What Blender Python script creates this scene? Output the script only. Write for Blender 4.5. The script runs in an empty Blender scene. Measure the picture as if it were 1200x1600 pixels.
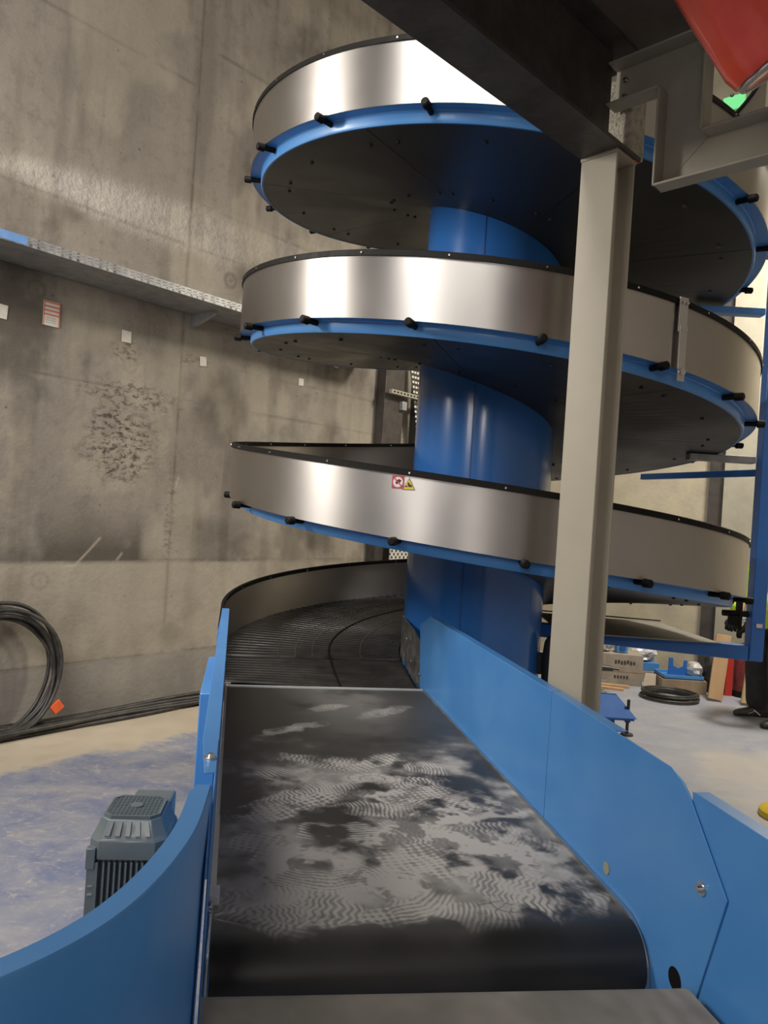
import bpy, math, random
import numpy as np
from mathutils import Vector, Matrix
random.seed(7)
SC = bpy.context.scene
COL = SC.collection
PI = math.pi
V = Vector

# ------------------------------------------------------------------ helpers
WL = {}   # object name -> world location (no parent is rotated or scaled)

class MB:
    """collects faces, linked as ONE mesh object by obj()"""
    def __init__(s): s.v = []; s.f = []; s.m = []
    def add(s, vs, fs, m=0):
        o = len(s.v)
        s.v += [tuple(V(p)) for p in vs]
        s.f += [tuple(i + o for i in f) for f in fs]
        s.m += [m] * len(fs)
        return s
    def box(s, c, size, ax=None, m=0):
        X, Y, Z = ax or (V((1,0,0)), V((0,1,0)), V((0,0,1)))
        X, Y, Z = V(X), V(Y), V(Z)
        c = V(c); a, b, d = size[0]/2, size[1]/2, size[2]/2
        vs = [c + X*(i*a) + Y*(j*b) + Z*(k*d) for i in (-1,1) for j in (-1,1) for k in (-1,1)]
        fs = [(0,1,3,2),(4,6,7,5),(0,4,5,1),(2,3,7,6),(0,2,6,4),(1,5,7,3)]
        return s.add(vs, fs, m)
    def prism(s, poly, vec, m=0):
        n = len(poly); vec = V(vec)
        vs = [V(p) for p in poly] + [V(p) + vec for p in poly]
        fs = [tuple(range(n))[::-1], tuple(range(n, 2*n))]
        fs += [(i, (i+1) % n, n + (i+1) % n, n + i) for i in range(n)]
        return s.add(vs, fs, m)
    def cyl(s, p0, p1, r0, r1=None, n=16, m=0):
        p0, p1 = V(p0), V(p1); r1 = r0 if r1 is None else r1
        z = (p1 - p0).normalized(); x = z.orthogonal().normalized(); y = z.cross(x)
        vs = []
        for p, r in ((p0, r0), (p1, r1)):
            vs += [p + (x*math.cos(2*PI*i/n) + y*math.sin(2*PI*i/n)) * r for i in range(n)]
        fs = [tuple(range(n))[::-1], tuple(range(n, 2*n))]
        fs += [(i, (i+1) % n, n + (i+1) % n, n + i) for i in range(n)]
        return s.add(vs, fs, m)
    def tube(s, path, r, n=8, closed=False, m=0):
        path = [V(p) for p in path]; N = len(path)
        vs = []; ref = None
        for i, p in enumerate(path):
            if closed: t = path[(i+1) % N] - path[i-1]
            else: t = path[min(i+1, N-1)] - path[max(i-1, 0)]
            t.normalize()
            if ref is None: ref = t.orthogonal().normalized()
            ref = (ref - t * ref.dot(t)).normalized(); b = t.cross(ref)
            rr = r[i] if isinstance(r, (list, tuple)) else r
            vs += [p + (ref*math.cos(2*PI*k/n) + b*math.sin(2*PI*k/n)) * rr for k in range(n)]
        fs = []
        for i in range(N if closed else N-1):
            j = (i+1) % N
            fs += [(i*n+k, i*n+(k+1) % n, j*n+(k+1) % n, j*n+k) for k in range(n)]
        if not closed: fs += [tuple(range(n))[::-1], tuple(range((N-1)*n, N*n))]
        return s.add(vs, fs, m)
    def rings(s, rings, m=0, caps=True, closed=True):
        """skin a list of equally long rings"""
        n = len(rings[0]); vs = [p for r in rings for p in r]; fs = []
        for i in range(len(rings)-1):
            for k in range(n if closed else n-1):
                fs.append((i*n+k, i*n+(k+1) % n, (i+1)*n+(k+1) % n, (i+1)*n+k))
        if caps and closed: fs += [tuple(range(n))[::-1], tuple(range((len(rings)-1)*n, len(rings)*n))]
        return s.add(vs, fs, m)
    def lathe(s, c, prof, n=32, m=0):
        c = V(c)
        rg = [[c + V((r*math.cos(2*PI*k/n), r*math.sin(2*PI*k/n), z)) for k in range(n)] for r, z in prof]
        return s.rings(rg, m)
    def grid(s, fn, nu, nv, m=0):
        vs = [fn(i/(nu-1), j/(nv-1)) for j in range(nv) for i in range(nu)]
        fs = [(j*nu+i, j*nu+i+1, (j+1)*nu+i+1, (j+1)*nu+i) for j in range(nv-1) for i in range(nu-1)]
        return s.add(vs, fs, m)

def obj(name, mb, mat, parent=None, loc=None, bevel=0, sharp=35, sub=0, solid=0):
    me = bpy.data.meshes.new(name)
    pl = WL[parent.name] if parent else V((0,0,0))
    if loc is None: loc = pl if parent else V((0,0,0))
    loc = V(loc)
    me.from_pydata([tuple(V(p) - loc) for p in mb.v], [], mb.f)
    mats = mat if isinstance(mat, (list, tuple)) else [mat]
    for q in mats: me.materials.append(q)
    for p, k in zip(me.polygons, mb.m): p.material_index = k; p.use_smooth = True
    import bmesh
    bm = bmesh.new(); bm.from_mesh(me)
    bmesh.ops.recalc_face_normals(bm, faces=bm.faces); bm.to_mesh(me); bm.free()
    me.set_sharp_from_angle(angle=math.radians(sharp))
    o = bpy.data.objects.new(name, me); COL.objects.link(o)
    o.location = loc - pl
    if parent: o.parent = parent
    WL[o.name] = loc
    if solid:
        md = o.modifiers.new('Solidify', 'SOLIDIFY'); md.thickness = solid; md.offset = 0
    if bevel:
        md = o.modifiers.new('Bevel', 'BEVEL'); md.width = bevel; md.segments = 2
        md.limit_method = 'ANGLE'; md.angle_limit = math.radians(40)
    if sub:
        md = o.modifiers.new('Subdivision', 'SUBSURF'); md.levels = sub; md.render_levels = sub
    return o

def tag(o, label=None, cat=None, group=None, kind=None):
    if label: o['label'] = label
    if cat: o['category'] = cat
    if group: o['group'] = group
    if kind: o['kind'] = kind
    return o

def thing(name, label, cat, loc, group=None):
    o = bpy.data.objects.new(name, None); COL.objects.link(o)
    o.location = loc; o.empty_display_size = 0.1; WL[o.name] = V(loc)
    return tag(o, label, cat, group)

def copy_obj(o, loc, parent=None):
    c = o.copy(); COL.objects.link(c); c.location = loc
    if parent: c.parent = parent
    return c

# ------------------------------------------------------------------ materials
def nodes(name):
    m = bpy.data.materials.new(name); m.use_nodes = True
    nt = m.node_tree; return m, nt, nt.nodes['Principled BSDF']

def pbr(name, col, rough=0.5, metal=0.0, col2=None, scale=6.0, amt=1.0, bump=0.0, bscale=60.0,
        stretch=(1,1,1), coat=0.0, lo=0.4, hi=0.65, rvar=0.0, emis=None, es=0, trans=0, alpha=1):
    m, nt, b = nodes(name); L = nt.links.new
    b.inputs['Base Color'].default_value = (*col, 1)
    b.inputs['Roughness'].default_value = rough
    b.inputs['Metallic'].default_value = metal
    b.inputs['Coat Weight'].default_value = coat; b.inputs['Coat Roughness'].default_value = 0.12
    if trans: b.inputs['Transmission Weight'].default_value = trans
    if alpha < 1: b.inputs['Alpha'].default_value = alpha
    if emis: b.inputs['Emission Color'].default_value = (*emis, 1); b.inputs['Emission Strength'].default_value = es
    tc = nt.nodes.new('ShaderNodeTexCoord'); mp = nt.nodes.new('ShaderNodeMapping')
    mp.inputs['Scale'].default_value = stretch; L(tc.outputs['Object'], mp.inputs['Vector'])
    if col2 or rvar:
        n = nt.nodes.new('ShaderNodeTexNoise'); n.inputs['Scale'].default_value = scale
        n.inputs['Detail'].default_value = 6; n.inputs['Roughness'].default_value = 0.62
        L(mp.outputs[0], n.inputs['Vector'])
        r = nt.nodes.new('ShaderNodeMapRange'); r.inputs[1].default_value = lo; r.inputs[2].default_value = hi
        r.inputs[4].default_value = amt; L(n.outputs['Fac'], r.inputs[0])
        if col2:
            x = nt.nodes.new('ShaderNodeMix'); x.data_type = 'RGBA'
            x.inputs[6].default_value = (*col, 1); x.inputs[7].default_value = (*col2, 1)
            L(r.outputs[0], x.inputs[0]); L(x.outputs[2], b.inputs['Base Color'])
        if rvar:
            q = nt.nodes.new('ShaderNodeMapRange'); q.inputs[3].default_value = rough; q.inputs[4].default_value = rough + rvar
            L(r.outputs[0], q.inputs[0]); L(q.outputs[0], b.inputs['Roughness'])
    if bump:
        n2 = nt.nodes.new('ShaderNodeTexNoise'); n2.inputs['Scale'].default_value = bscale; n2.inputs['Detail'].default_value = 5
        L(mp.outputs[0], n2.inputs['Vector'])
        bp = nt.nodes.new('ShaderNodeBump'); bp.inputs['Strength'].default_value = bump; bp.inputs['Distance'].default_value = 0.01
        L(n2.outputs['Fac'], bp.inputs['Height']); L(bp.outputs[0], b.inputs['Normal'])
    return m

BLUE_A = (0.065, 0.250, 0.60); BLUE_B = (0.090, 0.285, 0.625)
M = {}
M['blue'] = pbr('blue_paint', BLUE_A, 0.36, col2=BLUE_B, scale=3, rvar=0.08, coat=0.15)
M['blue_gloss'] = pbr('blue_gloss_paint', (0.032, 0.17, 0.55), 0.22, col2=(0.036, 0.185, 0.56), scale=4, coat=0.4)
M['blue_dark'] = pbr('dark_blue_paint', (0.022, 0.085, 0.30), 0.38, col2=(0.03, 0.10, 0.33), scale=8, coat=0.1)
M['blue_frame'] = pbr('frame_blue_paint', (0.03, 0.14, 0.44), 0.36, col2=(0.036, 0.155, 0.46), scale=6, coat=0.15)
M['blue_matt'] = pbr('matt_dark_blue_paint', (0.03, 0.11, 0.36), 0.75, col2=(0.036, 0.125, 0.38), scale=6)
M['strip'] = pbr('light_grey_strip', (0.56, 0.56, 0.54), 0.5, rvar=.1)
M['black'] = pbr('black_rubber', (0.010, 0.009, 0.008), 0.5, rvar=0.12, scale=30)
M['black'].node_tree.nodes['Principled BSDF'].inputs['Specular IOR Level'].default_value = .15
M['black_plate'] = pbr('black_painted_sheet', (0.030, 0.028, 0.026), 0.36, col2=(0.048, 0.045, 0.041), scale=3, rvar=0.12)
M['slat'] = pbr('black_slat_plastic', (0.020, 0.019, 0.018), 0.33, col2=(0.045, 0.042, 0.038), scale=9, rvar=0.2)
M['cable'] = pbr('cable_jacket', (0.022, 0.021, 0.020), 0.45, col2=(0.06, 0.055, 0.048), scale=12)
M['alu'] = pbr('aluminium', (0.55, 0.55, 0.54), 0.38, metal=1.0, rvar=0.15, scale=20)
M['zinc'] = pbr('zinc_plate', (0.62, 0.62, 0.61), 0.33, metal=1.0, rvar=0.15, scale=25)
M['bolt'] = pbr('bolt_steel', (0.70, 0.69, 0.67), 0.25, metal=1.0)
M['galv'] = pbr('galvanised_steel', (0.42, 0.42, 0.42), 0.5, metal=0.6, col2=(0.30, 0.30, 0.30), scale=10)
M['cream'] = pbr('cream_paint', (0.44, 0.395, 0.31), 0.5, col2=(0.41, 0.37, 0.29), scale=5, bump=0.03, bscale=90)
M['cream_grey'] = pbr('beige_grey_paint', (0.37, 0.345, 0.275), 0.5, col2=(0.33, 0.305, 0.245), scale=9, bump=0.04, bscale=80)
M['dark_steel'] = pbr('dark_primer_steel', (0.060, 0.050, 0.044), 0.45, col2=(0.036, 0.030, 0.027), scale=9, bump=0.15, bscale=45, coat=0.05, rvar=0.15)
M['deck'] = pbr('dark_deck_board', (0.13, 0.105, 0.085), 0.7, col2=(0.09, 0.074, 0.06), scale=7, bump=0.12, bscale=70)
M['mortar'] = pbr('rough_mortar', (0.52, 0.48, 0.39), 0.95, col2=(0.33, 0.30, 0.24), scale=45, bump=1.0, bscale=110)
M['red'] = pbr('red_plastic', (0.55, 0.040, 0.022), 0.30, col2=(0.66, 0.085, 0.04), scale=5, stretch=(1, 1, 0.25), coat=0.35)
M['motor'] = pbr('motor_grey_paint', (0.105, 0.130, 0.140), 0.36, col2=(0.125, 0.15, 0.16), scale=10, coat=0.2)
M['motor_dark'] = pbr('motor_shadow_gap', (0.02, 0.022, 0.024), 0.6, rvar=0.1)
M['paper'] = pbr('paper', (0.70, 0.66, 0.58), 0.8, col2=(0.62, 0.58, 0.50), scale=20)
M['orange'] = pbr('orange_tag', (0.75, 0.12, 0.03), 0.5, col2=(0.66, 0.10, 0.03), scale=20)
M['card'] = pbr('cardboard', (0.36, 0.27, 0.18), 0.85, col2=(0.30, 0.22, 0.145), scale=10)
M['card_grey'] = pbr('grey_cardboard', (0.36, 0.31, 0.25), 0.85, col2=(0.29, 0.245, 0.20), scale=10)
M['wood'] = pbr('raw_wood', (0.58, 0.37, 0.20), 0.7, col2=(0.48, 0.29, 0.15), scale=6, stretch=(1, 1, 0.15), bump=0.1)
M['wood_pale'] = pbr('pale_wood', (0.66, 0.50, 0.26), 0.7, col2=(0.56, 0.41, 0.21), scale=6, stretch=(1, 1, 0.15), bump=0.1)
M['wrap'] = pbr('white_wrapping', (0.74, 0.72, 0.70), 0.35, col2=(0.42, 0.44, 0.50), scale=16, lo=.5, hi=.6, bump=0.5, bscale=22, coat=0.3)
M['bag_clear'] = pbr('crumpled_plastic', (0.60, 0.60, 0.60), 0.25, col2=(0.42, 0.42, 0.43), scale=20, bump=0.8, bscale=25, coat=0.5)
M['yellow'] = pbr('yellow_plastic', (0.66, 0.47, 0.02), 0.42, col2=(0.58, 0.40, 0.02), scale=12)
M['dark_red'] = pbr('dark_red_paint', (0.16, 0.018, 0.022), 0.4, col2=(0.20, 0.05, 0.05), scale=14)
M['bright_red'] = pbr('bright_red_paint', (0.50, 0.03, 0.02), 0.4, rvar=0.1)
M['black_bag'] = pbr('black_sack', (0.03, 0.029, 0.028), 0.5, col2=(0.10, 0.095, 0.09), scale=25, lo=.55, hi=.7, bump=0.6, bscale=25)
M['hivis'] = pbr('hivis_cloth', (0.52, 0.72, 0.03), 0.75, col2=(0.45, 0.62, 0.03), scale=9, bump=0.2, bscale=40)
M['trouser'] = pbr('black_work_trousers', (0.018, 0.017, 0.017), 0.85, col2=(0.032, 0.03, 0.03), scale=9, bump=0.3, bscale=35)
M['shoe'] = pbr('black_shoe', (0.022, 0.020, 0.019), 0.5, col2=(0.05, 0.045, 0.04), scale=20)
M['white'] = pbr('white_plastic', (0.76, 0.76, 0.74), 0.45, rvar=0.1)
M['skin'] = pbr('skin', (0.55, 0.33, 0.23), 0.5, col2=(0.50, 0.29, 0.20), scale=15)
M['hair'] = pbr('dark_hair', (0.03, 0.02, 0.015), 0.6, rvar=0.1)
M['stick_red'] = pbr('sticker_red', (0.42, 0.07, 0.09), 0.4, rvar=0.05)
M['stick_yel'] = pbr('sticker_yellow', (0.60, 0.48, 0.06), 0.4, rvar=0.05)
M['stick_white'] = pbr('sticker_white', (0.72, 0.60, 0.58), 0.4, rvar=0.05)
M['stick_dark'] = pbr('sticker_print', (0.06, 0.03, 0.03), 0.5, rvar=0.05)
M['hole_disc'] = pbr('tan_hole_disc', (0.33, 0.31, 0.22), 0.5, rvar=0.1)
M['tape_blue'] = pbr('blue_label_film', (0.12, 0.26, 0.55), 0.35, col2=(0.18, 0.32, 0.58), scale=15)
M['green_lit'] = pbr('green_lit_sign', (0.10, 0.5, 0.2), 0.4, emis=(0.25, 0.9, 0.35), es=0.7)
M['pan'] = pbr('dusty_sheet', (0.33, 0.30, 0.25), 0.6, col2=(0.25, 0.23, 0.19), scale=9)
M['print_ink'] = pbr('box_print', (0.05, 0.045, 0.04), 0.8, rvar=0.05)

def steel():
    m, nt, b = nodes('brushed_steel'); L = nt.links.new
    b.inputs['Metallic'].default_value = 1.0
    b.inputs['Base Color'].default_value = (0.60, 0.575, 0.55, 1)
    b.inputs['Anisotropic'].default_value = 0.8; b.inputs['Anisotropic Rotation'].default_value = 0.25
    tg = nt.nodes.new('ShaderNodeTangent'); tg.direction_type = 'RADIAL'; tg.axis = 'Z'
    L(tg.outputs[0], b.inputs['Tangent'])
    tc = nt.nodes.new('ShaderNodeTexCoord')
    n = nt.nodes.new('ShaderNodeTexNoise'); n.inputs['Scale'].default_value = 2.2; n.inputs['Detail'].default_value = 7
    L(tc.outputs['Object'], n.inputs['Vector'])
    r = nt.nodes.new('ShaderNodeMapRange'); r.inputs[1].default_value = .3; r.inputs[2].default_value = .75
    r.inputs[3].default_value = .35; r.inputs[4].default_value = .46
    L(n.outputs['Fac'], r.inputs[0]); L(r.outputs[0], b.inputs['Roughness'])
    # faint smudges in the tone of the sheet
    n2 = nt.nodes.new('ShaderNodeTexNoise'); n2.inputs['Scale'].default_value = 5; n2.inputs['Detail'].default_value = 8
    L(tc.outputs['Object'], n2.inputs['Vector'])
    mx = nt.nodes.new('ShaderNodeMix'); mx.data_type = 'RGBA'
    mx.inputs[6].default_value = (0.45, 0.425, 0.405, 1); mx.inputs[7].default_value = (0.55, 0.525, 0.50, 1)
    L(n2.outputs['Fac'], mx.inputs[0]); L(mx.outputs[2], b.inputs['Base Color'])
    return m
M['steel'] = steel()

def perforated(name, base, hole, size):
    m, nt, b = nodes(name); L = nt.links.new
    b.inputs['Roughness'].default_value = .5
    tc = nt.nodes.new('ShaderNodeTexCoord')
    v = nt.nodes.new('ShaderNodeTexVoronoi'); v.inputs['Scale'].default_value = size; v.inputs['Randomness'].default_value = 0.0
    mp = nt.nodes.new('ShaderNodeMapping'); mp.inputs['Rotation'].default_value = (0, PI/4, 0); mp.inputs['Scale'].default_value = (1, 0.001, 1)
    L(tc.outputs['Object'], mp.inputs[0]); L(mp.outputs[0], v.inputs['Vector'])
    c = nt.nodes.new('ShaderNodeMath'); c.operation = 'LESS_THAN'; c.inputs[1].default_value = 0.33
    L(v.outputs['Distance'], c.inputs[0])
    x = nt.nodes.new('ShaderNodeMix'); x.data_type = 'RGBA'
    x.inputs[6].default_value = (*base, 1); x.inputs[7].default_value = (*hole, 1)
    L(c.outputs[0], x.inputs[0]); L(x.outputs[2], b.inputs['Base Color'])
    return m
M['perf'] = perforated('perforated_white_sheet', (0.62, 0.60, 0.54), (0.05, 0.045, 0.04), 22)

# ------------------------------------------------------------------ noise in python (for dust and stains)
def vnoise(x, y, seed=0):
    xi = np.floor(x).astype(np.int64); yi = np.floor(y).astype(np.int64)
    fx = x - xi; fy = y - yi; fx = fx*fx*(3-2*fx); fy = fy*fy*(3-2*fy)
    def h(a, b):
        n = (a*374761393 + b*668265263 + seed*974711) & 0xFFFFFFFF
        n = ((n ^ (n >> 13)) * 1274126177) & 0xFFFFFFFF
        return ((n ^ (n >> 16)) & 0xFFFF) / 65535.0
    return (h(xi,yi)*(1-fx) + h(xi+1,yi)*fx)*(1-fy) + (h(xi,yi+1)*(1-fx) + h(xi+1,yi+1)*fx)*fy
def fbm(x, y, seed=0, o=5):
    a = 0; w = .5
    for k in range(o): a = a + w*vnoise(x*2**k, y*2**k, seed+k); w *= .5
    return a / (1 - .5**o)
def sst(a, b, x):
    t = np.clip((x-a)/(b-a), 0, 1); return t*t*(3-2*t)

def attr_color(me, name, arr):
    a = me.attributes.new(name, 'FLOAT_COLOR', 'POINT')
    full = np.ones((len(me.vertices), 4), dtype=np.float32); full[:len(arr), :3] = np.clip(arr, 0, 1)
    a.data.foreach_set('color', full.ravel())

# ------------------------------------------------------------------ camera
ROLL = 0.06519; EYE = V((0, 0, 1.6))
R_ = V((math.cos(ROLL), 0, math.sin(ROLL))); U_ = V((-math.sin(ROLL), 0, math.cos(ROLL)))
cd = bpy.data.cameras.new('camera'); cam = bpy.data.objects.new('camera', cd); COL.objects.link(cam)
cd.sensor_fit = 'VERTICAL'; cd.sensor_height = 24; cd.lens = 24*1177.58/1600; cd.clip_start = 0.02
cam.matrix_world = Matrix(((R_.x, U_.x, 0, 0), (R_.y, U_.y, -1, 0), (R_.z, U_.z, 0, 1.6), (0, 0, 0, 1)))
SC.camera = cam

# ------------------------------------------------------------------ setting
WA = V((-2.438, 4.98, 0)); WW = V((0.65, 0.76, 0)).normalized(); WN = V((0.76, -0.65, 0)).normalized()
def wp(u, v, off=0.0): return WA + WW*u + WN*off + V((0, 0, v))
CORNER_U = 6.3
BA = wp(CORNER_U, 0); BW = WN.copy(); BN = -WW
ANG = math.atan2(WW.y, WW.x)
HROOM = 8.6

def concrete(name, attr=None, lines=()):
    m, nt, b = nodes(name); L = nt.links.new; N = nt.nodes.new
    b.inputs['Roughness'].default_value = 0.9; b.inputs['Specular IOR Level'].default_value = .25
    tc = N('ShaderNodeTexCoord')
    def noise(s, d=8, vec=None, r=.6):
        n = N('ShaderNodeTexNoise'); n.inputs['Scale'].default_value = s; n.inputs['Detail'].default_value = d
        n.inputs['Roughness'].default_value = r; L(vec or tc.outputs['Object'], n.inputs['Vector']); return n.outputs['Fac']
    def rng(x, a, b_, c=0., d=1.):
        r = N('ShaderNodeMapRange'); r.inputs[1].default_value = a; r.inputs[2].default_value = b_
        r.inputs[3].default_value = c; r.inputs[4].default_value = d; L(x, r.inputs[0]); return r.outputs[0]
    def mix(f, a, c):
        x = N('ShaderNodeMix'); x.data_type = 'RGBA'
        for i, q in ((6, a), (7, c)):
            if isinstance(q, tuple): x.inputs[i].default_value = (*q, 1)
            else: L(q, x.inputs[i])
        if isinstance(f, float): x.inputs[0].default_value = f
        else: L(f, x.inputs[0])
        return x.outputs[2]
    mp = N('ShaderNodeMapping'); mp.inputs['Scale'].default_value = (2.2, 1, 0.35); L(tc.outputs['Object'], mp.inputs[0])
    c = mix(rng(noise(0.9), .35, .68), (0.25, 0.222, 0.188), (0.332, 0.296, 0.246))
    c = mix(rng(noise(1.6, 8, mp.outputs[0]), .45, .75, 0, .5), c, (0.175, 0.155, 0.127))
    c = mix(rng(noise(9, 10, r=.72), .50, .74, 0, .62), c, (0.150, 0.132, 0.110))
    c = mix(rng(noise(48, 6, r=.7), .56, .70, 0, .45), c, (0.42, 0.385, 0.32))
    c = mix(rng(noise(75, 4), .62, .74, 0, .55), c, (0.12, 0.105, 0.09))
    # air-bubble pocks
    v = N('ShaderNodeTexVoronoi'); v.inputs['Scale'].default_value = 5.5; L(tc.outputs['Object'], v.inputs['Vector'])
    pk = rng(v.outputs['Distance'], .035, .065, .75, 0.)
    c = mix(pk, c, (0.10, 0.085, 0.07))
    if attr:
        at = N('ShaderNodeAttribute'); at.attribute_name = attr
        sp = N('ShaderNodeSeparateColor'); L(at.outputs['Color'], sp.inputs[0])
        c = mix(sp.outputs[0], c, (0.075, 0.062, 0.05))
        c = mix(sp.outputs[1], c, (0.56, 0.50, 0.37))
        pl = N('ShaderNodeMath'); pl.operation = 'LESS_THAN'; pl.inputs[1].default_value = .387
        sz = N('ShaderNodeSeparateXYZ'); L(tc.outputs['Object'], sz.inputs[0]); L(sz.outputs['Z'], pl.inputs[0])
        pm = N('ShaderNodeMath'); pm.operation = 'MULTIPLY'; pm.inputs[1].default_value = .6; L(pl.outputs[0], pm.inputs[0])
        c = mix(pm.outputs[0], c, (0.285, 0.262, 0.235))          # the greyer plinth
        ms = N('ShaderNodeMapping'); ms.inputs['Scale'].default_value = (1, 1, 1.7); L(tc.outputs['Object'], ms.inputs[0])
        sh = rng(noise(17, 9, ms.outputs[0], .68), .50, .60)
        sm = N('ShaderNodeMath'); sm.operation = 'MULTIPLY'; L(sh, sm.inputs[0]); L(sp.outputs[2], sm.inputs[1])
        c = mix(sm.outputs[0], c, (0.085, 0.068, 0.055))         # chipped hollows
        rough = sm.outputs[0]
    L(c, b.inputs['Base Color'])
    bp = N('ShaderNodeBump'); bp.inputs['Strength'].default_value = .5; bp.inputs['Distance'].default_value = .012
    hgt = noise(22, 9)
    if attr:
        hm = N('ShaderNodeMath'); hm.operation = 'SUBTRACT'; L(hgt, hm.inputs[0]); L(rough, hm.inputs[1]); hgt = hm.outputs[0]
    L(hgt, bp.inputs['Height']); L(bp.outputs[0], b.inputs['Normal'])
    return m

M['wall'] = concrete('stained_concrete', 'stain_shade')
M['wall_plain'] = concrete('plain_concrete')
M['wall_pale'] = pbr('pale_render', (0.50, 0.45, 0.39), .8, col2=(0.40, 0.35, 0.30), scale=1.2, bump=.1)
M['wall_cream'] = pbr('cream_concrete', (0.46, 0.41, 0.30), .8, col2=(0.36, 0.32, 0.24), scale=2.5, bump=.25, bscale=25)

def build_wall_left():
    U0, U1, V1 = -12.0, CORNER_U, HROOM
    us = np.concatenate([np.linspace(U0, -1.6, 20, endpoint=False), np.arange(-1.6, U1-.01, .014), [U1]])
    vs = np.concatenate([np.arange(0, 6.6, .014), np.linspace(6.6, V1, 8)])
    nu, nv = len(us), len(vs)
    UU, VV = np.meshgrid(us, vs)
    P = np.stack([UU.ravel(), np.zeros(UU.size), VV.ravel()], -1)
    idx = np.arange(nu*nv).reshape(nv, nu)
    F = np.stack([idx[:-1,:-1].ravel(), idx[:-1,1:].ravel(), idx[1:,1:].ravel(), idx[1:,:-1].ravel()], -1)
    k = len(P)
    back = [(U0, .3, 0), (U1, .3, 0), (U1, .3, V1), (U0, .3, V1)]
    me = bpy.data.meshes.new('wall_left')
    me.from_pydata([tuple(p) for p in P] + back, [], [tuple(f) for f in F] + [(k, k+3, k+2, k+1)])
    x, y = UU.ravel(), VV.ravel()
    D = np.zeros_like(x); Lt = np.zeros_like(x); G = np.zeros_like(x)
    nz = fbm(x*2.2, y*2.2, 3); nf = fbm(x*9, y*9, 11)
    def stain_shade(u, v, ru, rv, a, pw=1.0, seed=1):
        q = np.hypot((x-u)/ru, (y-v)/rv) + (fbm(x*3/ru*.3, y*3/rv*.3, seed)-.5)*.9
        return a*sst(1.15, .25, q)
    # dirt and soot stains with soft cast shade painted in, each its own outline
    for q_ in ((0.55,1.38,.45,.26,.42,1,3),(1.62,2.36,.36,.42,.58,1,5),(1.60,1.32,.50,.26,.42,1,6),(1.95,1.25,.30,.18,.45,1,7),
              (1.26,.53,.16,.14,.50,1,9),(0.1,.75,.5,.4,.12,1,10),(1.15,2.45,.25,.35,.25,1,12),(0.35,2.45,.6,.24,.22,1,13),(2.15,2.60,.5,.25,.25,1,14),
              (1.25,4.9,.12,1.1,.32,1,15),(0.5,4.3,.5,.6,.14,1,17),(1.6,4.3,.6,.5,.16,1,17),(2.4,1.3,.4,.2,.2,1,18),(0.03,2.70,.20,.07,.55,1,20),(.12,2.55,.08,.06,.4,1,21),(1.75,1.95,.22,.2,.25,1,24)):
        D = np.maximum(D, stain_shade(*q_))
    # soot that has settled upwards from the lower joint
    up = np.clip(y-1.115, 0, 9); wn = fbm(x*2.4, y*1.2, 91)
    for a, u0, u1, hgt in ((1.0,.20,.98,.25),(.60,-.10,.30,.13),(.42,1.45,2.3,.26),(.42,.98,1.22,.12)):
        D = np.maximum(D, a*np.exp(-up/(hgt*(.5+wn)))*(y > 1.115)*sst(u0-.10, u0+.08, x + (nz-.5)*.16)*sst(u1+.08, u1-.08, x + (nz-.5)*.16)*sst(.15, .5, nf*.5+nz*.5))
    D = np.maximum(D, .30*sst(2.78, 2.66, y + (nz-.5)*.22)*sst(2.30, 2.55, y)*sst(.05, .3, x)*sst(2.6, 2.0, x)*sst(.2, .6, nf*.4+nz*.6))  # soft shadow band of the cable tray, painted into the wall colour
    D = np.maximum(D, .14*sst(2.75, 2.60, y + (nz-.5)*.3)*sst(1.08, 1.12, y)*sst(.25, .7, nz+.1))  # fainter darkening carried down to the lower joint
    # the chipped rough patch and its smaller neighbours
    G = np.maximum(G, sst(1.15, .45, np.hypot((x-.74)/.34, (y-1.98)/.34) + (nf-.5)*.6))
    G = np.maximum(G, .8*sst(1.2, .4, np.hypot((x-.82)/.45, (y-2.33)/.13) + (nf-.5)*.5))
    G = np.maximum(G, .7*sst(1.2, .4, np.hypot((x-.72)/.13, (y-2.66)/.09) + (nf-.5)*.5))
    G = np.maximum(G, .5*sst(1.2, .4, np.hypot((x-1.3)/.2, (y-2.70)/.06) + (nf-.5)*.5))
    G = np.maximum(G, .55*sst(1.1, .3, np.hypot((x-1.19)/.06, (y-1.45)/.45) + (nf-.5)*.5))
    Lt = np.maximum(Lt, .35*sst(1.1, .4, np.hypot((x-.78)/.15, (y-2.55)/.12))*sst(.40, .6, nf))
    Lt = np.maximum(Lt, .22*sst(1.2, .5, np.hypot((x-.70)/.45, (y-1.85)/.4))*sst(.35, .65, nf))
    # ring marks of formwork ties
    for (u, v) in ((.77,2.56),(1.66,2.36),(.05,2.93),(1.62,3.42),(-.05,2.5),(.2,.98)):
        r = np.hypot(x-u, y-v); D = np.maximum(D, .40*np.exp(-((r-.055)/.016)**2)); D = np.maximum(D, .45*np.exp(-(r/.02)**2))
    # formwork joints
    wob = (fbm(x*1.3, y*1.3, 31)-.5)*.05
    for v, a, u0, u1 in ((2.375,.45,-2,9),(1.115,.55,-2,9),(.385,.5,-2,9),(3.58,.32,-2,9),(3.93,.28,1.25,9),(4.82,.35,-2,1.2),(5.16,.35,1.22,9),(2.70,.30,1.6,9),(2.22,.22,1.3,9)):
        D = np.maximum(D, a*np.exp(-((y-v-wob*.5)/.013)**2)*((x > u0) & (x < u1))*sst(.25, .6, nf+.15))
        Lt = np.maximum(Lt, a*.25*np.exp(-((y-v+.022-wob*.5)/.012)**2)*((x > u0) & (x < u1))*sst(.35, .7, nf))
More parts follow.
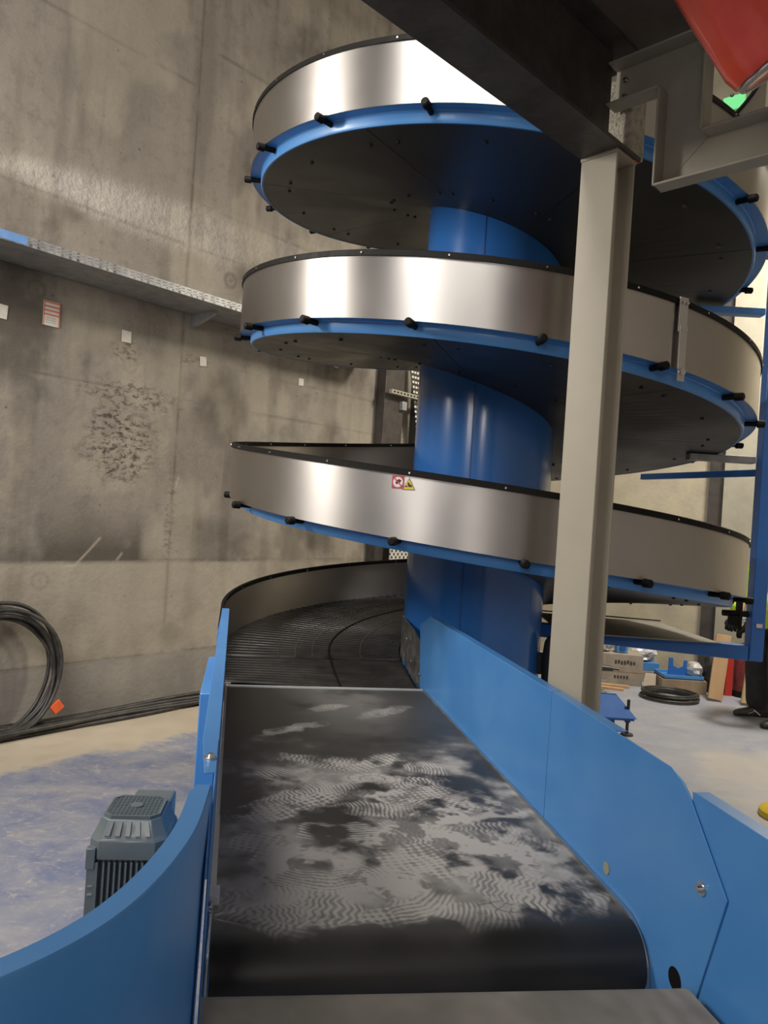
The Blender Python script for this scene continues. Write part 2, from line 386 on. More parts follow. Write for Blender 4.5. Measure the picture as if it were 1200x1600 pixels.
    for u, a, v0, v1 in ((1.20,.55,.39,9),(.06,.2,2.4,3.5),(2.55,.25,1.1,9),(.9,.18,2.4,3.0),(-.3,.25,.4,9)):
        D = np.maximum(D, a*np.exp(-((x-u-wob*.35)/.016)**2)*((y > v0) & (y < v1))*sst(.25, .65, nf+.1))
    D = np.maximum(D, .30*np.exp(-((x-1.27)/.05)**2)*sst(3.2, 4.0, y))
    # lower lift of the pour: paler above .39, greyer plinth under it
    Lt = np.maximum(Lt, .26*sst(1.11, 1.08, y)*sst(.38, .41, y)*sst(.2, .6, nz+.15))
    # scratches
    for (u0, v0, u1, v1) in ((.62,1.28,.44,1.08),(.44,1.08,.33,1.07),(.80,1.17,.76,1.12),(1.24,1.76,1.22,1.68)):
        t = np.clip(((x-u0)*(u1-u0)+(y-v0)*(v1-v0))/((u1-u0)**2+(v1-v0)**2), 0, 1)
        d = np.hypot(x-u0-t*(u1-u0), y-v0-t*(v1-v0)); Lt = np.maximum(Lt, .6*np.exp(-(d/.007)**2))
    # paler patches towards the far end
    Lt = np.maximum(Lt, .28*sst(1.9, 3.0, x)*sst(.35, .65, nz+.1)*sst(2.9, 2.3, y))
    D = D*1.15
    mot = fbm(x*1.1, y*.8, 51); strk = fbm(x*7, y*.7, 57); bl = fbm(x*4, y*4, 61)
    D = np.maximum(D, .55*sst(.52, .72, mot*.6 + bl*.4)) + .28*sst(.50, .75, strk)*sst(.3, .6, mot+.1)
    Lt = np.maximum(Lt, .22*sst(.53, .70, fbm(x*2.3, y*1.6, 71)))
    attr_color(me, 'stain_shade', np.stack([np.minimum(D, .85), Lt, G], -1))
    me.materials.append(M['wall'])
    o = bpy.data.objects.new('wall_left', me); COL.objects.link(o)
    o.location = WA; o.rotation_euler = (0, 0, ANG)
    return tag(o, 'stained grey concrete wall with formwork joints and soot marks', 'wall', kind='structure')
build_wall_left()

def slab(name, c, size, mat, label, cat):
    mb = MB().box((0,0,0), size)
    o = obj(name, mb, mat); o.location = c; o.rotation_euler = (0, 0, ANG)
    return tag(o, label, cat, kind='structure')
W_BACK = 9.5
slab('wall_back', BA + BW*(W_BACK/2) - BN*.15 + V((0,0,HROOM/2)), (0.3, W_BACK+.6, HROOM), M['wall_cream'], 'pale cream concrete wall behind the spiral conveyor', 'wall')
slab('wall_right', BA + BW*(W_BACK+.15) + BN*8.5 + V((0,0,HROOM/2)), (17.6, .3, HROOM), M['wall_pale'], 'concrete wall on the right outside the picture', 'wall')
slab('wall_front', BA + BW*(W_BACK/2) + BN*17.2 + V((0,0,HROOM/2)), (.3, W_BACK+.6, HROOM), M['wall_pale'], 'concrete wall behind the camera', 'wall')
slab('ceiling', BA + BW*(W_BACK/2) + BN*8.5 + V((0,0,HROOM+.1)), (18, W_BACK+.9, .2), M['wall_plain'], 'concrete ceiling high above the hall', 'ceiling')

def floor_mat():
    m, nt, b = nodes('dusty_blue_floor'); L = nt.links.new; N = nt.nodes.new
    tc = N('ShaderNodeTexCoord')
    def noise(s, d=8, vec=None, r=.6, dist=0.):
        n = N('ShaderNodeTexNoise'); n.inputs['Scale'].default_value = s; n.inputs['Detail'].default_value = d
        n.inputs['Roughness'].default_value = r; n.inputs['Distortion'].default_value = dist
        L(vec or tc.outputs['Object'], n.inputs['Vector']); return n.outputs['Fac']
    def rng(x, a, b_, c=0., d=1.):
        r = N('ShaderNodeMapRange'); r.inputs[1].default_value = a; r.inputs[2].default_value = b_
        r.inputs[3].default_value = c; r.inputs[4].default_value = d; L(x, r.inputs[0]); return r.outputs[0]
    def mix(f, a, c):
        x = N('ShaderNodeMix'); x.data_type = 'RGBA'
        for i, q in ((6, a), (7, c)):
            if isinstance(q, tuple): x.inputs[i].default_value = (*q, 1)
            else: L(q, x.inputs[i])
        L(f, x.inputs[0]); return x.outputs[2]
    def math_(op, a, c):
        x = N('ShaderNodeMath'); x.operation = op
        for i, q in enumerate((a, c)):
            if isinstance(q, float): x.inputs[i].default_value = q
            else: L(q, x.inputs[i])
        return x.outputs[0]
    mp = N('ShaderNodeMapping'); mp.inputs['Scale'].default_value = (1, 1.5, 1); mp.inputs['Rotation'].default_value = (0, 0, .35)
    L(tc.outputs['Object'], mp.inputs[0])
    c = mix(rng(noise(3.0, 12, mp.outputs[0], .72, .5), .38, .62), (0.165, 0.190, 0.29), (0.315, 0.31, 0.325))
    c = mix(rng(noise(7, 12, mp.outputs[0], .75, 2.0), .55, .64, 0, .75), c, (0.42, 0.39, 0.345))
    c = mix(rng(noise(30, 6), .55, .75, 0, .4), c, (0.46, 0.44, 0.42))
    dt = N('ShaderNodeVectorMath'); dt.operation = 'DOT_PRODUCT'; dt.inputs[1].default_value = WN
    L(tc.outputs['Object'], dt.inputs[0])
    d = math_('SUBTRACT', dt.outputs['Value'], float(WA.dot(WN)))
    d = math_('ADD', d, rng(noise(1.5, 8, r=.65), .3, .7, -.28, .28))
    sand = mix(rng(noise(3, 8), .3, .7), (0.44, 0.375, 0.285), (0.52, 0.45, 0.345))
    c = mix(rng(d, .92, .76), c, sand)
    # sandy patch on the right, its pool of light painted in as well
    sb = N('ShaderNodeVectorMath'); sb.operation = 'DISTANCE'; sb.inputs[1].default_value = (3.0, 4.9, 0)
    L(tc.outputs['Object'], sb.inputs[0])
    d2 = math_('ADD', sb.outputs['Value'], rng(noise(1.3, 8), .3, .7, -.35, .35))
    c = mix(rng(d2, .95, .65, 0, .9), c, sand)
    # greyer, paler floor towards the right, the lit tone painted in
    sy = N('ShaderNodeSeparateXYZ'); L(tc.outputs['Object'], sy.inputs[0])
    c = mix(rng(math_('ADD', sy.outputs['X'], noise(1.2)), .7, 1.6, 0, .55), c, (0.36, 0.37, 0.41))
    L(c, b.inputs['Base Color'])
    L(rng(noise(6), .3, .7, .45, .7), b.inputs['Roughness'])
    bp = N('ShaderNodeBump'); bp.inputs['Strength'].default_value = .15; bp.inputs['Distance'].default_value = .005
    L(noise(40), bp.inputs['Height']); L(bp.outputs[0], b.inputs['Normal'])
    return m
M['floor'] = floor_mat()
fl = obj('floor', MB().prism([tuple(BA + BN*-.2), tuple(BA + BW*9.6 - BN*.2), tuple(BA + BW*9.6 + BN*17.2), tuple(BA + BN*17.2)], (0,0,-.15)), M['floor'])
tag(fl, 'dusty blue grey concrete floor', 'floor', kind='structure')
# vertical ribs on the back wall seen right of the spiral
t1 = obj('trim_1', MB().box(BA + BW*2.53 + BN*.03 + V((0,0,2.6)), (.16, .06, 5.2), (BW, BN, (0,0,1))), M['dark_steel'])
tag(t1, 'narrow dark brown strip on the pale back wall', 'trim', kind='structure')
t2 = obj('trim_2', MB().box(BA + BW*2.765 + BN*.06 + V((0,0,2.6)), (.30, .12, 5.2), (BW, BN, (0,0,1))), M['cream_grey'], bevel=.006)
tag(t2, 'pale grey pier standing proud of the back wall', 'trim', kind='structure')

# ------------------------------------------------------------------ spiral conveyor
CX, CY = 0.483, 3.848
RS, RB, RD, PITCH, Z0 = 1.25, 1.195, 0.348, 0.776, 3.457
T0 = -6*PI - 0.19; T1 = 1.05*PI
def hz(t): return Z0 + PITCH*t/(2*PI)
def hp(t, r, dz): a = PI - t; return V((CX + r*math.cos(a), CY + r*math.sin(a), hz(t) + dz))
A0 = PI - T0
TAN = V((math.sin(A0), -math.cos(A0), 0))        # running direction at the foot
def lead(s, r, dz):                               # straight lead-in before the first turn, s metres ahead of it
    p = hp(T0, r, dz) - TAN*s; p.z -= PITCH/(2*PI*max(r, .5))*.35*(1 - math.exp(-s/.35)); return p
spiral = thing('spiral_conveyor', 'tall blue and stainless steel spiral conveyor winding round a blue drum', 'conveyor', (CX, CY, 0))

def sweep(prof, t0=T0, t1=T1, step=0.035, lead_len=0.0, m=0):
    mb = MB(); n = max(2, int(abs(t1-t0)/step)); rg = []
    if lead_len: rg += [[lead(lead_len*(1 - q/8), r, z) for r, z in prof] for q in range(8)]
    rg += [[hp(t0 + (t1-t0)*i/n, r, z) for r, z in prof] for i in range(n+1)]
    return mb.rings(rg, m)

# drum
mb = MB().lathe((CX, CY, 0), [(RD+.10, 0), (RD+.10, .02), (RD, .022), (RD, 4.55), (RD-.02, 4.555)], 96)
drum = obj('center_column', mb, M['blue_gloss'], spiral)
mb = MB()
for a in (math.radians(-106), math.radians(95), math.radians(-8)):
    mb.box((CX + math.cos(a)*(RD+.0005), CY + math.sin(a)*(RD+.0005), 2.28), (.003, .005, 4.5), ((math.cos(a), math.sin(a), 0), (-math.sin(a), math.cos(a), 0), (0,0,1)))
obj('column_seam', mb, M['blue_dark'], drum)
# steel outer guard
guard = obj('outer_guard', sweep([(RS, -.247), (RS, -.004), (RS-.003, -.004), (RS-.003, -.247)], step=.025, lead_len=.45), M['steel'], spiral, sharp=50)
# rubber edge
edge = obj('edge_trim', sweep([(RS+.006, -.018), (RS+.006, .002), (RS+.002, .005), (RS-.006, .005), (RS-.010, .002), (RS-.010, -.018)], lead_len=.45), M['black'], spiral)
t = T1 - .1
while t > T0:
    a = PI - t; nrm = V((math.cos(a), math.sin(a), 0)); p = hp(t, RS, -.008)
    obj('rivet', MB().cyl(p - nrm*.0115, p + nrm*.009, .0045, .004, 8), M['bolt'], edge); t -= .27
# blue fascia
obj('fascia', sweep([(1.248, -.241), (1.248, -.246), (1.203, -.246), (1.199, -.250), (1.199, -.283), (1.194, -.291), (1.186, -.291), (1.186, -.241)]), M['blue'], spiral)
# black sheets under the track, one gap per sheet
mb = MB(); seg = math.radians(47); t = T0
while t < T1:
    e = min(t + seg - .003, T1); n = 14; top = -.276; bot = -.2895
    rg = []
    for i in range(n+1):
        q = t + (e-t)*i/n
        rg.append([hp(q, RD-.005, top), hp(q, 1.190, top), hp(q, 1.190, bot), hp(q, RD-.005, bot)])
    mb.rings(rg)
    for q in (t+.06, t+seg*.52, e-.06):
        for r in (.55, 1.06):
            p = hp(q, r, bot); mb.cyl(p + V((0,0,.004)), p - V((0,0,.006)), .008, n=8)
    t += seg
under = obj('underside_sheet', mb, M['black_plate'], spiral, sharp=30)
# slatted belts: outer and inner lane
def lane(r0, r1, pitch, marks):
    mb = MB(); dz_top, dz_gr = -.236, -.244
    def strip(pa, pb):     # radial edges a->b, flat top with a groove
        pass
    steps = []
    L = .43; n = int(L/pitch)
    for i in range(n): steps.append(('l', L - i*pitch))
    nt_ = int((T1-T0)/(pitch/1.0)); 
    for i in range(nt_+1): steps.append(('h', T0 + (T1-T0)*i/nt_))
    rg = []
    rs = [r0 + (r1-r0)*k/4 for k in range(5)]
    def P(st, off, dz):
        if st[0] == 'l': return [lead(st[1] - off*pitch, r, dz) for r in rs]
        return [hp(min(st[1] + off*pitch, T1), r, dz) for r in rs]
    for st in steps:
        for off, dz in ((0.0, dz_gr), (.12, dz_top), (.70, dz_top+.002), (.80, dz_gr)):
            rg.append(P(st, off, dz))
    mb.rings(rg, closed=False, caps=False)
    for r in marks:      # hinge glints running along the lane
        t = T0
        while t < T0 + 2.6:
            mb.box(hp(t, r, -.2335), (.004, .010, .0015), ((math.cos(PI-t), math.sin(PI-t), 0), (-math.sin(PI-t), math.cos(PI-t), 0), (0,0,1)), 1); t += .040
    return mb
for nm, r0, r1, mk in (('outer_belt', .722, 1.2455, (.80, .885, .97)), ('inner_belt', .362, .712, (.56,))):
    o = obj(nm, lane(r0, r1, .040, mk), [M['slat'], M['galv']], spiral, sharp=20)
obj('belt_divider', sweep([(.713, -.250), (.713, -.232), (.721, -.232), (.721, -.250)], lead_len=.43), M['black'], spiral)
obj('track_deck', sweep([(RD-.005, -.262), (RD-.005, -.252), (1.187, -.252), (1.187, -.262)], lead_len=.43), M['black_plate'], spiral)
# clamp knobs, evenly round the whole spiral
def knob_mb(t):
    a = PI - t; nr = V((math.cos(a), math.sin(a), 0)); p = hp(t, 1.196, -.257)
    mb = MB().cyl(p, p + nr*.052, .0105, n=12)
    mb.cyl(p + nr*.052, p + nr*.056, .0165, n=14); mb.cyl(p + nr*.056, p + nr*.082, .0165, .0155, n=14)
    mb.cyl(p + nr*.082, p + nr*.086, .0155, .010, n=14)
    return mb
k = -9
for k in range(-8, 41):
    td = -49.0 - 21.154*k; t = math.radians(td)
    if T0 < t < T1 - .1: obj('clamp_knob', knob_mb(t), M['black'], spiral)
# steel splice strap on the middle turn
t = math.radians(-475.5); a = PI - t; nr = V((math.cos(a), math.sin(a), 0)); tg = V((-math.sin(a), math.cos(a), 0))
mb = MB().box(hp(t, RS+.013, -.055), (.006, .040, .125), (nr, tg, (0,0,1))); mb.box(hp(t, RS+.018, -.195), (.006, .034, .20), (nr, tg, (0,0,1)))
strap = obj('splice_strap', mb, M['zinc'], spiral, bevel=.001)
for dz, r in ((-.262, .013), (-.112, .004), (-.014, .005)):
    for sx in ((0,) if r > .01 else (-.011, .011)):
        p = hp(t, RS+.018, dz) + tg*sx; obj('strap_bolt', MB().cyl(p, p + nr*(.012 if r > .01 else .007), r, n=12), M['bolt'], strap)
# two stickers on the front of the third turn
def on_band(t, r, dz): return hp(t, r, dz)
def sticker_pt(tc, dx, dz, lift): return hp(tc + dx/RS, RS + .0012 + lift, 0) + V((0, 0, hz(tc) - hz(tc + dx/RS))) + V((0,0,dz))
def disc(mb, tc, cx, cz, r, lift, m, n=24, r2=0):
    mb.add([sticker_pt(tc, cx + r*math.cos(2*PI*i/n), cz + r*math.sin(2*PI*i/n), lift) for i in range(n)], [tuple(range(n))], m)
def poly(mb, tc, pts, lift, m): mb.add([sticker_pt(tc, x, z, lift) for x, z in pts], [tuple(range(len(pts)))], m)
ts = math.radians(-789.4); c = -.046
# the front of the band runs from right to left with rising t, so the sticker's own x points left
mb = MB(); poly(mb, ts, [(-.023,c-.023),(.023,c-.023),(.023,c+.023),(-.023,c+.023)], 0, 0); disc(mb, ts, 0, c, .0185, .0006, 1)
poly(mb, ts, [(-.013,c+.006),(-.004,c+.011),(.006,c+.006),(.010,c-.003),(.004,c-.009),(-.001,c-.004),(-.008,c-.001)], .0010, 2)
poly(mb, ts, [(.012,c+.015),(.015,c+.012),(-.012,c-.015),(-.015,c-.012)], .0014, 0)
o = obj('prohibition_sticker', mb, [M['stick_red'], M['stick_white'], M['stick_dark']], spiral); o['label'] = 'square red sticker with a crossed out hand in a white circle'
ts2 = math.radians(-789.4 - 1.92)
mb = MB(); poly(mb, ts2, [(-.024,c-.022),(.024,c-.022),(0,c+.021)], 0, 1); poly(mb, ts2, [(-.021,c-.0203),(.021,c-.0203),(0,c+.0178)], .0005, 0)
poly(mb, ts2, [(-.012,c-.010),(-.003,c-.012),(.004,c-.009),(.006,c+.003),(.001,c+.005),(-.003,c-.002),(-.010,c-.004)], .0010, 1)
poly(mb, ts2, [(.006,c-.012),(.013,c-.012),(.013,c-.007),(.006,c-.007)], .0010, 1)
o = obj('hazard_sticker', mb, [M['stick_yel'], M['stick_dark']], spiral); o['label'] = 'yellow triangular hand hazard sticker'
# inner steel guard at the mouth, from the drum to the infeed panel
mb = MB().prism([(.128,3.80,.885),(.128,3.80,1.085),(.178,3.50,1.06),(.226,3.325,.985),(.226,3.325,.835),(.19,3.45,.83)], (.004,.001,0))
ig = obj('inner_guard', mb, M['zinc'], spiral)
for p in ((.170,3.49,.92),(.205,3.36,.89),(.150,3.62,1.0)): obj('guard_screw', MB().cyl(p, V(p) + V((-.006,-.001,0)), .006, n=8), M['bolt'], ig)
# black drive housing on the right of the drum
p0 = V((.875, 3.70, .70))
mb = MB(); prof = [(.012,0),(.045,.004),(.052,.02),(.052,.26),(.046,.315),(.030,.345),(.010,.352)]
mb.lathe(p0, prof, 24); mb.box(p0 + V((-.10,.05,.2)), (.20,.05,.10))
o = obj('drive_motor', mb, M['black_plate'], spiral); o['label'] = 'upright black rounded drive housing beside the foot of the drum'

# ------------------------------------------------------------------ blue support frame right of the spiral
pc = V((1.905, 3.80, 0))
frame = thing('support_frame', 'dark blue square tube frame carrying the spiral on its right side', 'frame', (1.895, 3.80, 0))
rad = V((pc.x-CX, pc.y-CY, 0)).normalized(); tng = V((-rad.y, rad.x, 0))
mb = MB().box(pc + V((0,0,(.975+4.3)/2)), (.070, .070, 4.3-.975), (rad, tng, (0,0,1)))
post = obj('post', mb, M['blue_frame'], frame, bevel=.005)
mb = MB(); q = pc + V((0,0,1.155)); mb.box(q - tng*.043, (.03, .006, .02), (rad, tng, (0,0,1)))
obj('post_sticker', mb, M['stick_white'], post)
b0 = pc - rad*.03; a0 = V((.66, 4.235, 0)); bd = (b0-a0).normalized(); bt = V((-bd.y, bd.x, 0))
mb = MB().box((a0+b0)/2 + V((0,0,1.012)), ((b0-a0).length, .07, .074), (bd, bt, (0,0,1)))
mb.box(V((.66, 4.16, 1.012)), (.10, .22, .06), (bd, bt, (0,0,1)))
obj('bottom_beam', mb, M['blue_frame'], frame, bevel=.004)
for zz, mt in ((2.80, 'blue'), (2.045, 'galv')):
    mb = MB(); s0 = V((CX,CY,0)) + rad*1.05; s1 = pc - rad*.04
    mb.box((s0+s1)/2 + tng*.05 + V((0,0,zz-.06)), ((s1-s0).length, .06, .035), (rad, tng, (0,0,1)))
    o = obj('support_arm', mb, M[mt], frame, bevel=.003)
    o['label'] = 'bright blue support arm' if mt == 'blue' else 'grey support arm'
mb = MB(); r0 = pc + tng*.06 + V((0,0,1.925)); r1 = V((1.60, 4.72, 1.925)); dd = (r1-r0); L_ = dd.length; dd.normalize()
mb.box((r0+r1)/2, (L_, .03, .036), (dd, V((-dd.y, dd.x, 0)), (0,0,1))); obj('cross_rail', mb, M['blue_frame'], frame, bevel=.003)
# the clamp that holds the lowest turn to the post
mb = MB(); cc = pc - rad*.085
mb.box(cc + V((0,0,1.235)), (.014, .05, .22), (rad, tng, (0,0,1))); mb.box(cc + V((0,0,1.275)) - rad*.05, (.12, .04, .022), (rad, tng, (0,0,1)))
mb.cyl(cc + V((0,0,1.205)) - rad*.08, cc + V((0,0,1.205)) + rad*.045, .016, n=12); mb.box(cc + V((0,0,1.17)) - rad*.02, (.05, .045, .05), (rad, tng, (0,0,1)))
obj('post_clamp', mb, M['black'], frame)
mb = MB(); mb.box(pc - rad*.07 + V((0,0,3.02)), (.07, .04, .035), (rad, tng, (0,0,1))); obj('upper_clamp', mb, M['blue_dark'], frame)
# dusty sheet lying on the beam, reaching back under the track
mb = MB().prism([tuple(V((CX,CY,0)) + rad*.45 + tng*(-.03) + V((0,0,1.050))), tuple(V((CX,CY,0)) + rad*1.24 + tng*(-.03) + V((0,0,1.050))),
                 tuple(V((CX,CY,0)) + rad*1.16 + tng*.62 + V((0,0,1.050))), tuple(V((CX,CY,0)) + rad*.45 + tng*.72 + V((0,0,1.050)))], (0,0,.006))
o = obj('shelf_sheet', mb, M['pan'], frame)
mb = MB().tube([V((CX,CY,0)) + rad*1.16 + tng*.62 + V((0,0,1.068)), V((CX,CY,0)) + rad*.45 + tng*.72 + V((0,0,1.068))], .004, 6)
obj('sheet_edge', mb, M['black'], o)

# ------------------------------------------------------------------ infeed conveyor (straight, towards the camera)
DV = V((-.179, .984, 0)).normalized(); AC = V((DV.y, -DV.x, 0))      # along, across to the right
Q0 = V((-.614, 3.132, 0)); ZB = .835; WB = .851
def cp(c, s, z): return Q0 + AC*c - DV*s + V((0, 0, z))                # c across from the left edge, s towards the camera
CA = (AC, -DV, V((0,0,1)))
def cl(s): return .012*s                # the left side closes in slightly towards the camera
def cr(s): return WB + .001 - .004*s
infeed = thing('infeed_conveyor', 'straight black belt conveyor with blue side panels and dusty footprints feeding the spiral', 'conveyor', tuple(cp(WB/2, .95, 0)))

def belt_dust_sheen(c, s, W):
    n1 = fbm(c*7, s*7, 5); n2 = fbm(c*26, s*26, 9, 4); n3 = fbm(c*3.2, s*3.2, 15)
    d = np.zeros_like(c)
    haze = sst(.70, 1.25, s + (n1-.5)*.8)*sst(1.86, 1.74, s + (n1-.5)*.16)
    d = haze*sst(.44, .66, n1*.65 + n3*.35)*.58 + .04
    d += .26*sst(.0, .8, 1-np.abs((c-.46-.03*s)/.30))*sst(1.1, .1, s)*sst(.30, .7, n1+.15)  # far haze: dust plus light reflected off the belt, painted in
    rs = np.random.RandomState(4)
    prints = [(.40,.30,.10,.05,0),(.60,.36,.15,.06,2),(.22,.60,.15,.05,1),(.30,.92,.17,.07,0),(.17,1.05,.10,.07,1),(.47,.93,.12,.06,2),(.62,.98,.08,.06,3),
              (.55,1.10,.11,.06,0),(.66,1.22,.12,.07,1),(.60,1.25,.07,.06,2),(.36,1.28,.17,.06,3),(.50,1.22,.12,.05,0),(.12,1.30,.09,.10,2),(.30,1.42,.16,.07,1),
              (.21,1.58,.16,.12,4),(.17,1.70,.14,.06,0),(.34,1.66,.12,.08,3),(.60,1.56,.18,.13,4),(.70,1.62,.12,.12,4),(.46,1.58,.12,.10,2),(.63,1.74,.17,.07,5),
              (.76,1.74,.09,.07,0),(.48,1.79,.14,.05,3),(.30,1.80,.18,.035,2),(.12,1.80,.10,.035,1),(.70,1.42,.10,.07,0),(.76,1.50,.08,.06,3),(.45,1.40,.10,.05,1),(.24,1.17,.14,.05,3),(.09,1.48,.07,.08,2)]
    wx = (fbm(c*11, s*11, 81, 3)-.5)*.05; wy = (fbm(c*11+7, s*11, 83, 3)-.5)*.05
    blot = fbm(c*17, s*17, 87, 5)
    extra = [(rs.uniform(.08,.80), 1.05 + .75*rs.uniform(0,1)**.7, rs.uniform(.06,.15), rs.uniform(.04,.08), int(rs.choice([0,1,4,4,5,2,4]))) for _ in range(26)]
    for i, (pc_, ps, ra, rb, kind) in enumerate(prints + extra):
        an = rs.uniform(-.7, .7); ca, sa = math.cos(an), math.sin(an)
        x0, y0 = c-pc_+wx*.6, s-ps+wy*.6
        x = x0*ca + y0*sa; y = -x0*sa + y0*ca
        pinch = 1 - .28*np.exp(-((x/ra + .25)/.35)**2)           # a waist between heel and ball
        r = np.hypot(x/ra, y/(rb*pinch)) + (n2-.5)*.7 + (blot-.5)*1.1
        body = sst(1.10, .70, r)
        ph = rs.uniform(0, 6)
        if kind == 0: tr = np.sin(x*430 + np.sin(y*160)*1.5 + ph)
        elif kind == 1: tr = np.sin(y*520 + np.abs(x)*160 + ph)
        elif kind == 2: tr = np.sin(x*330 + ph)*.7 + np.sin(y*420)*.7
        elif kind == 3: tr = np.sin(np.hypot(x + .16, y*1.2)*560 + ph)
        elif kind == 4: tr = (blot-.45)*5 + .4*np.sin(np.hypot(x, y)*260 + 9*n1)
        else:
            rr = np.hypot(x/1.4, y); tr = np.where(rr*90 % 2.2 < .25, -1, 1)*1.0; tr = np.minimum(tr, np.where(np.abs(np.sin(np.arctan2(y, x/1.4)*6)) < .18, -1., 1.))
        if kind == 3 and i % 2: tr = (blot-.45)*5 + .3*tr
        tr = sst(-.5, .5, tr + (n2-.5)*2.2 + (blot-.5)*1.5); tr = .25 + .75*tr
        amp = rs.uniform(.60, 1.05)*(.7 if ps < .7 else 1.0)
        k_ = body*sst(.32, .52, blot*.55 + n1*.45)
        d = d*(1-.75*k_) + k_*(.10 + tr*amp)
    d = d + haze*.30*sst(.45, .65, blot)*sst(.4, .6, n1)
    d *= sst(1.88, 1.80, s + (n1-.5)*.10)
    d += .05*sst(.4, .7, n3)
    return np.clip(d, 0, 1)

def belt_mat(name, dark, dust):
    m, nt, b = nodes(name); L = nt.links.new
    at = nt.nodes.new('ShaderNodeAttribute'); at.attribute_name = 'dust'
    sp = nt.nodes.new('ShaderNodeSeparateColor'); L(at.outputs['Color'], sp.inputs[0])
    x = nt.nodes.new('ShaderNodeMix'); x.data_type = 'RGBA'; x.inputs[6].default_value = (*dark, 1); x.inputs[7].default_value = (*dust, 1)
    L(sp.outputs[0], x.inputs[0]); L(x.outputs[2], b.inputs['Base Color'])
    r = nt.nodes.new('ShaderNodeMapRange'); r.inputs[3].default_value = .42; r.inputs[4].default_value = .85
    L(sp.outputs[0], r.inputs[0]); L(r.outputs[0], b.inputs['Roughness'])
    return m
M['belt'] = belt_mat('dusty_black_belt', (0.020, 0.019, 0.018), (0.52, 0.49, 0.45))

def belt_obj(name, parent, W, s_start, s_roll, rr, wrap, dustfn, mat, c0=0.0):
    ds = .0026; ss = list(np.arange(s_start, s_roll, ds)); prof = [(s, ZB, s) for s in ss]
    n = int(rr*wrap/ds)
    for i in range(n+1):
        a = wrap*i/n; prof.append((s_roll + rr*math.sin(a), ZB - rr + rr*math.cos(a), s_roll + rr*a))
    cs = np.arange(0, W + ds/2, ds); nc, ns = len(cs), len(prof)
    P = np.zeros((ns, nc, 3))
    q0 = np.array(Q0); ac = np.array(AC); dv = np.array(DV)
    for j, (s, z, l) in enumerate(prof):
        P[j] = q0 + np.outer(cl(s) + .008 + (cs/W)*(cr(s) - cl(s) - .018), ac) - dv*s + np.array([0, 0, z])
    loc = np.array(WL[parent.name])
    P = P.reshape(-1, 3) - loc
    idx = np.arange(ns*nc).reshape(ns, nc)
    F = np.stack([idx[:-1,:-1].ravel(), idx[1:,:-1].ravel(), idx[1:,1:].ravel(), idx[:-1,1:].ravel()], -1)
    me = bpy.data.meshes.new(name); me.from_pydata(P.tolist(), [], F.tolist())
    for p in me.polygons: p.use_smooth = True
    CC, SS = np.meshgrid(cs, [l for _, _, l in prof])
    d = dustfn(CC.ravel(), SS.ravel(), W)
    attr_color(me, 'dust', np.stack([d, d, d], -1)); me.materials.append(mat)
    o = bpy.data.objects.new(name, me); COL.objects.link(o); o.parent = parent; WL[o.name] = V(loc)
    return o
belt_obj('belt', infeed, WB-.012, .012, 1.83, .072, PI, belt_dust_sheen, M['belt'], .006)
# bed and end rollers below the belt
mb = MB().box(cp(WB/2+.008, .93, ZB-.078), (WB-.06, 1.76, .13), CA); obj('bed', mb, M['galv'], infeed)
mb = MB().cyl(cp(.035, 1.83, ZB-.0735), cp(WB-.025, 1.83, ZB-.0735), .0690, n=32); obj('end_roller', mb, M['black'], infeed)
mb = MB().box(cp(WB/2, .003, ZB+.002), (WB-.01, .014, .008), CA); obj('transfer_strip', mb, M['strip'], infeed)
mb = MB().box(cp(WB/2, -.035, ZB-.03), (WB, .06, .05), CA); obj('nose_bar', mb, M['black'], infeed)
# rails beside the belt, bent down round the roller
def rail_path(c, z): 
    p = [cp(c + cr(s), s, z) for s in (0.01, .6, 1.2, 1.78)]
    for i in range(1, 9):
        a = (PI/2)*i/8; p.append(cp(c + cr(1.85), 1.80 + .10*math.sin(a), z - .10 + .10*math.cos(a)))
    return p + [cp(c + cr(1.9), 1.90, z-.17)]
def ribbon(path, w, h):
    mb = MB(); rg = []
    for p in path: rg.append([p - AC*w/2, p + AC*w/2, p + AC*w/2 - V((0,0,h)) , p - AC*w/2 - V((0,0,h))])
    return mb.rings(rg)
obj('belt_rail', ribbon(rail_path(-.006, ZB+.006), .009, .010), M['alu'], infeed)
lr = obj('belt_rail', ribbon([cp(cl(s)+.006, s, ZB+.006) for s in (0.01, .9, 1.33)], .009, .012), M['alu'], infeed)
obj('belt_rail', ribbon([cp(cl(s)+.006, s, ZB+.008) for s in (1.335, 1.5, 1.70)], .012, .014), M['alu'], infeed)
mb = MB().box(cp(cl(1.7)+.008, 1.715, ZB+.004), (.022, .045, .026), CA); obj('rail_end_block', mb, M['white'], infeed, bevel=.002)
mb = MB().box(cp(cl(1.8)+.004, 1.83, ZB-.05), (.007, .18, .12), CA); obj('roller_cheek', mb, M['zinc'], infeed, bevel=.003)

def panel(name, parent, pts, c, th, mat, flange=None, out=1):
    """upright sheet in the plane across = c; pts are (s, z); an outward flange along the listed top points"""
    cf = c if callable(c) else (lambda s: c)
    mb = MB().prism([cp(cf(s), s, z) for s, z in pts], AC*(th*out))
    if flange:
        a = [(cp(cf(f[0]), f[0], f[1]), f[2] if len(f) > 2 else .030) for f in flange]
        mb.rings([[p, p + AC*(w*out), p + AC*(w*out) - V((0,0,.003)), p - V((0,0,.003))] for p, w in a])
    return obj(name, mb, mat, parent, bevel=.0012)
cR = cr
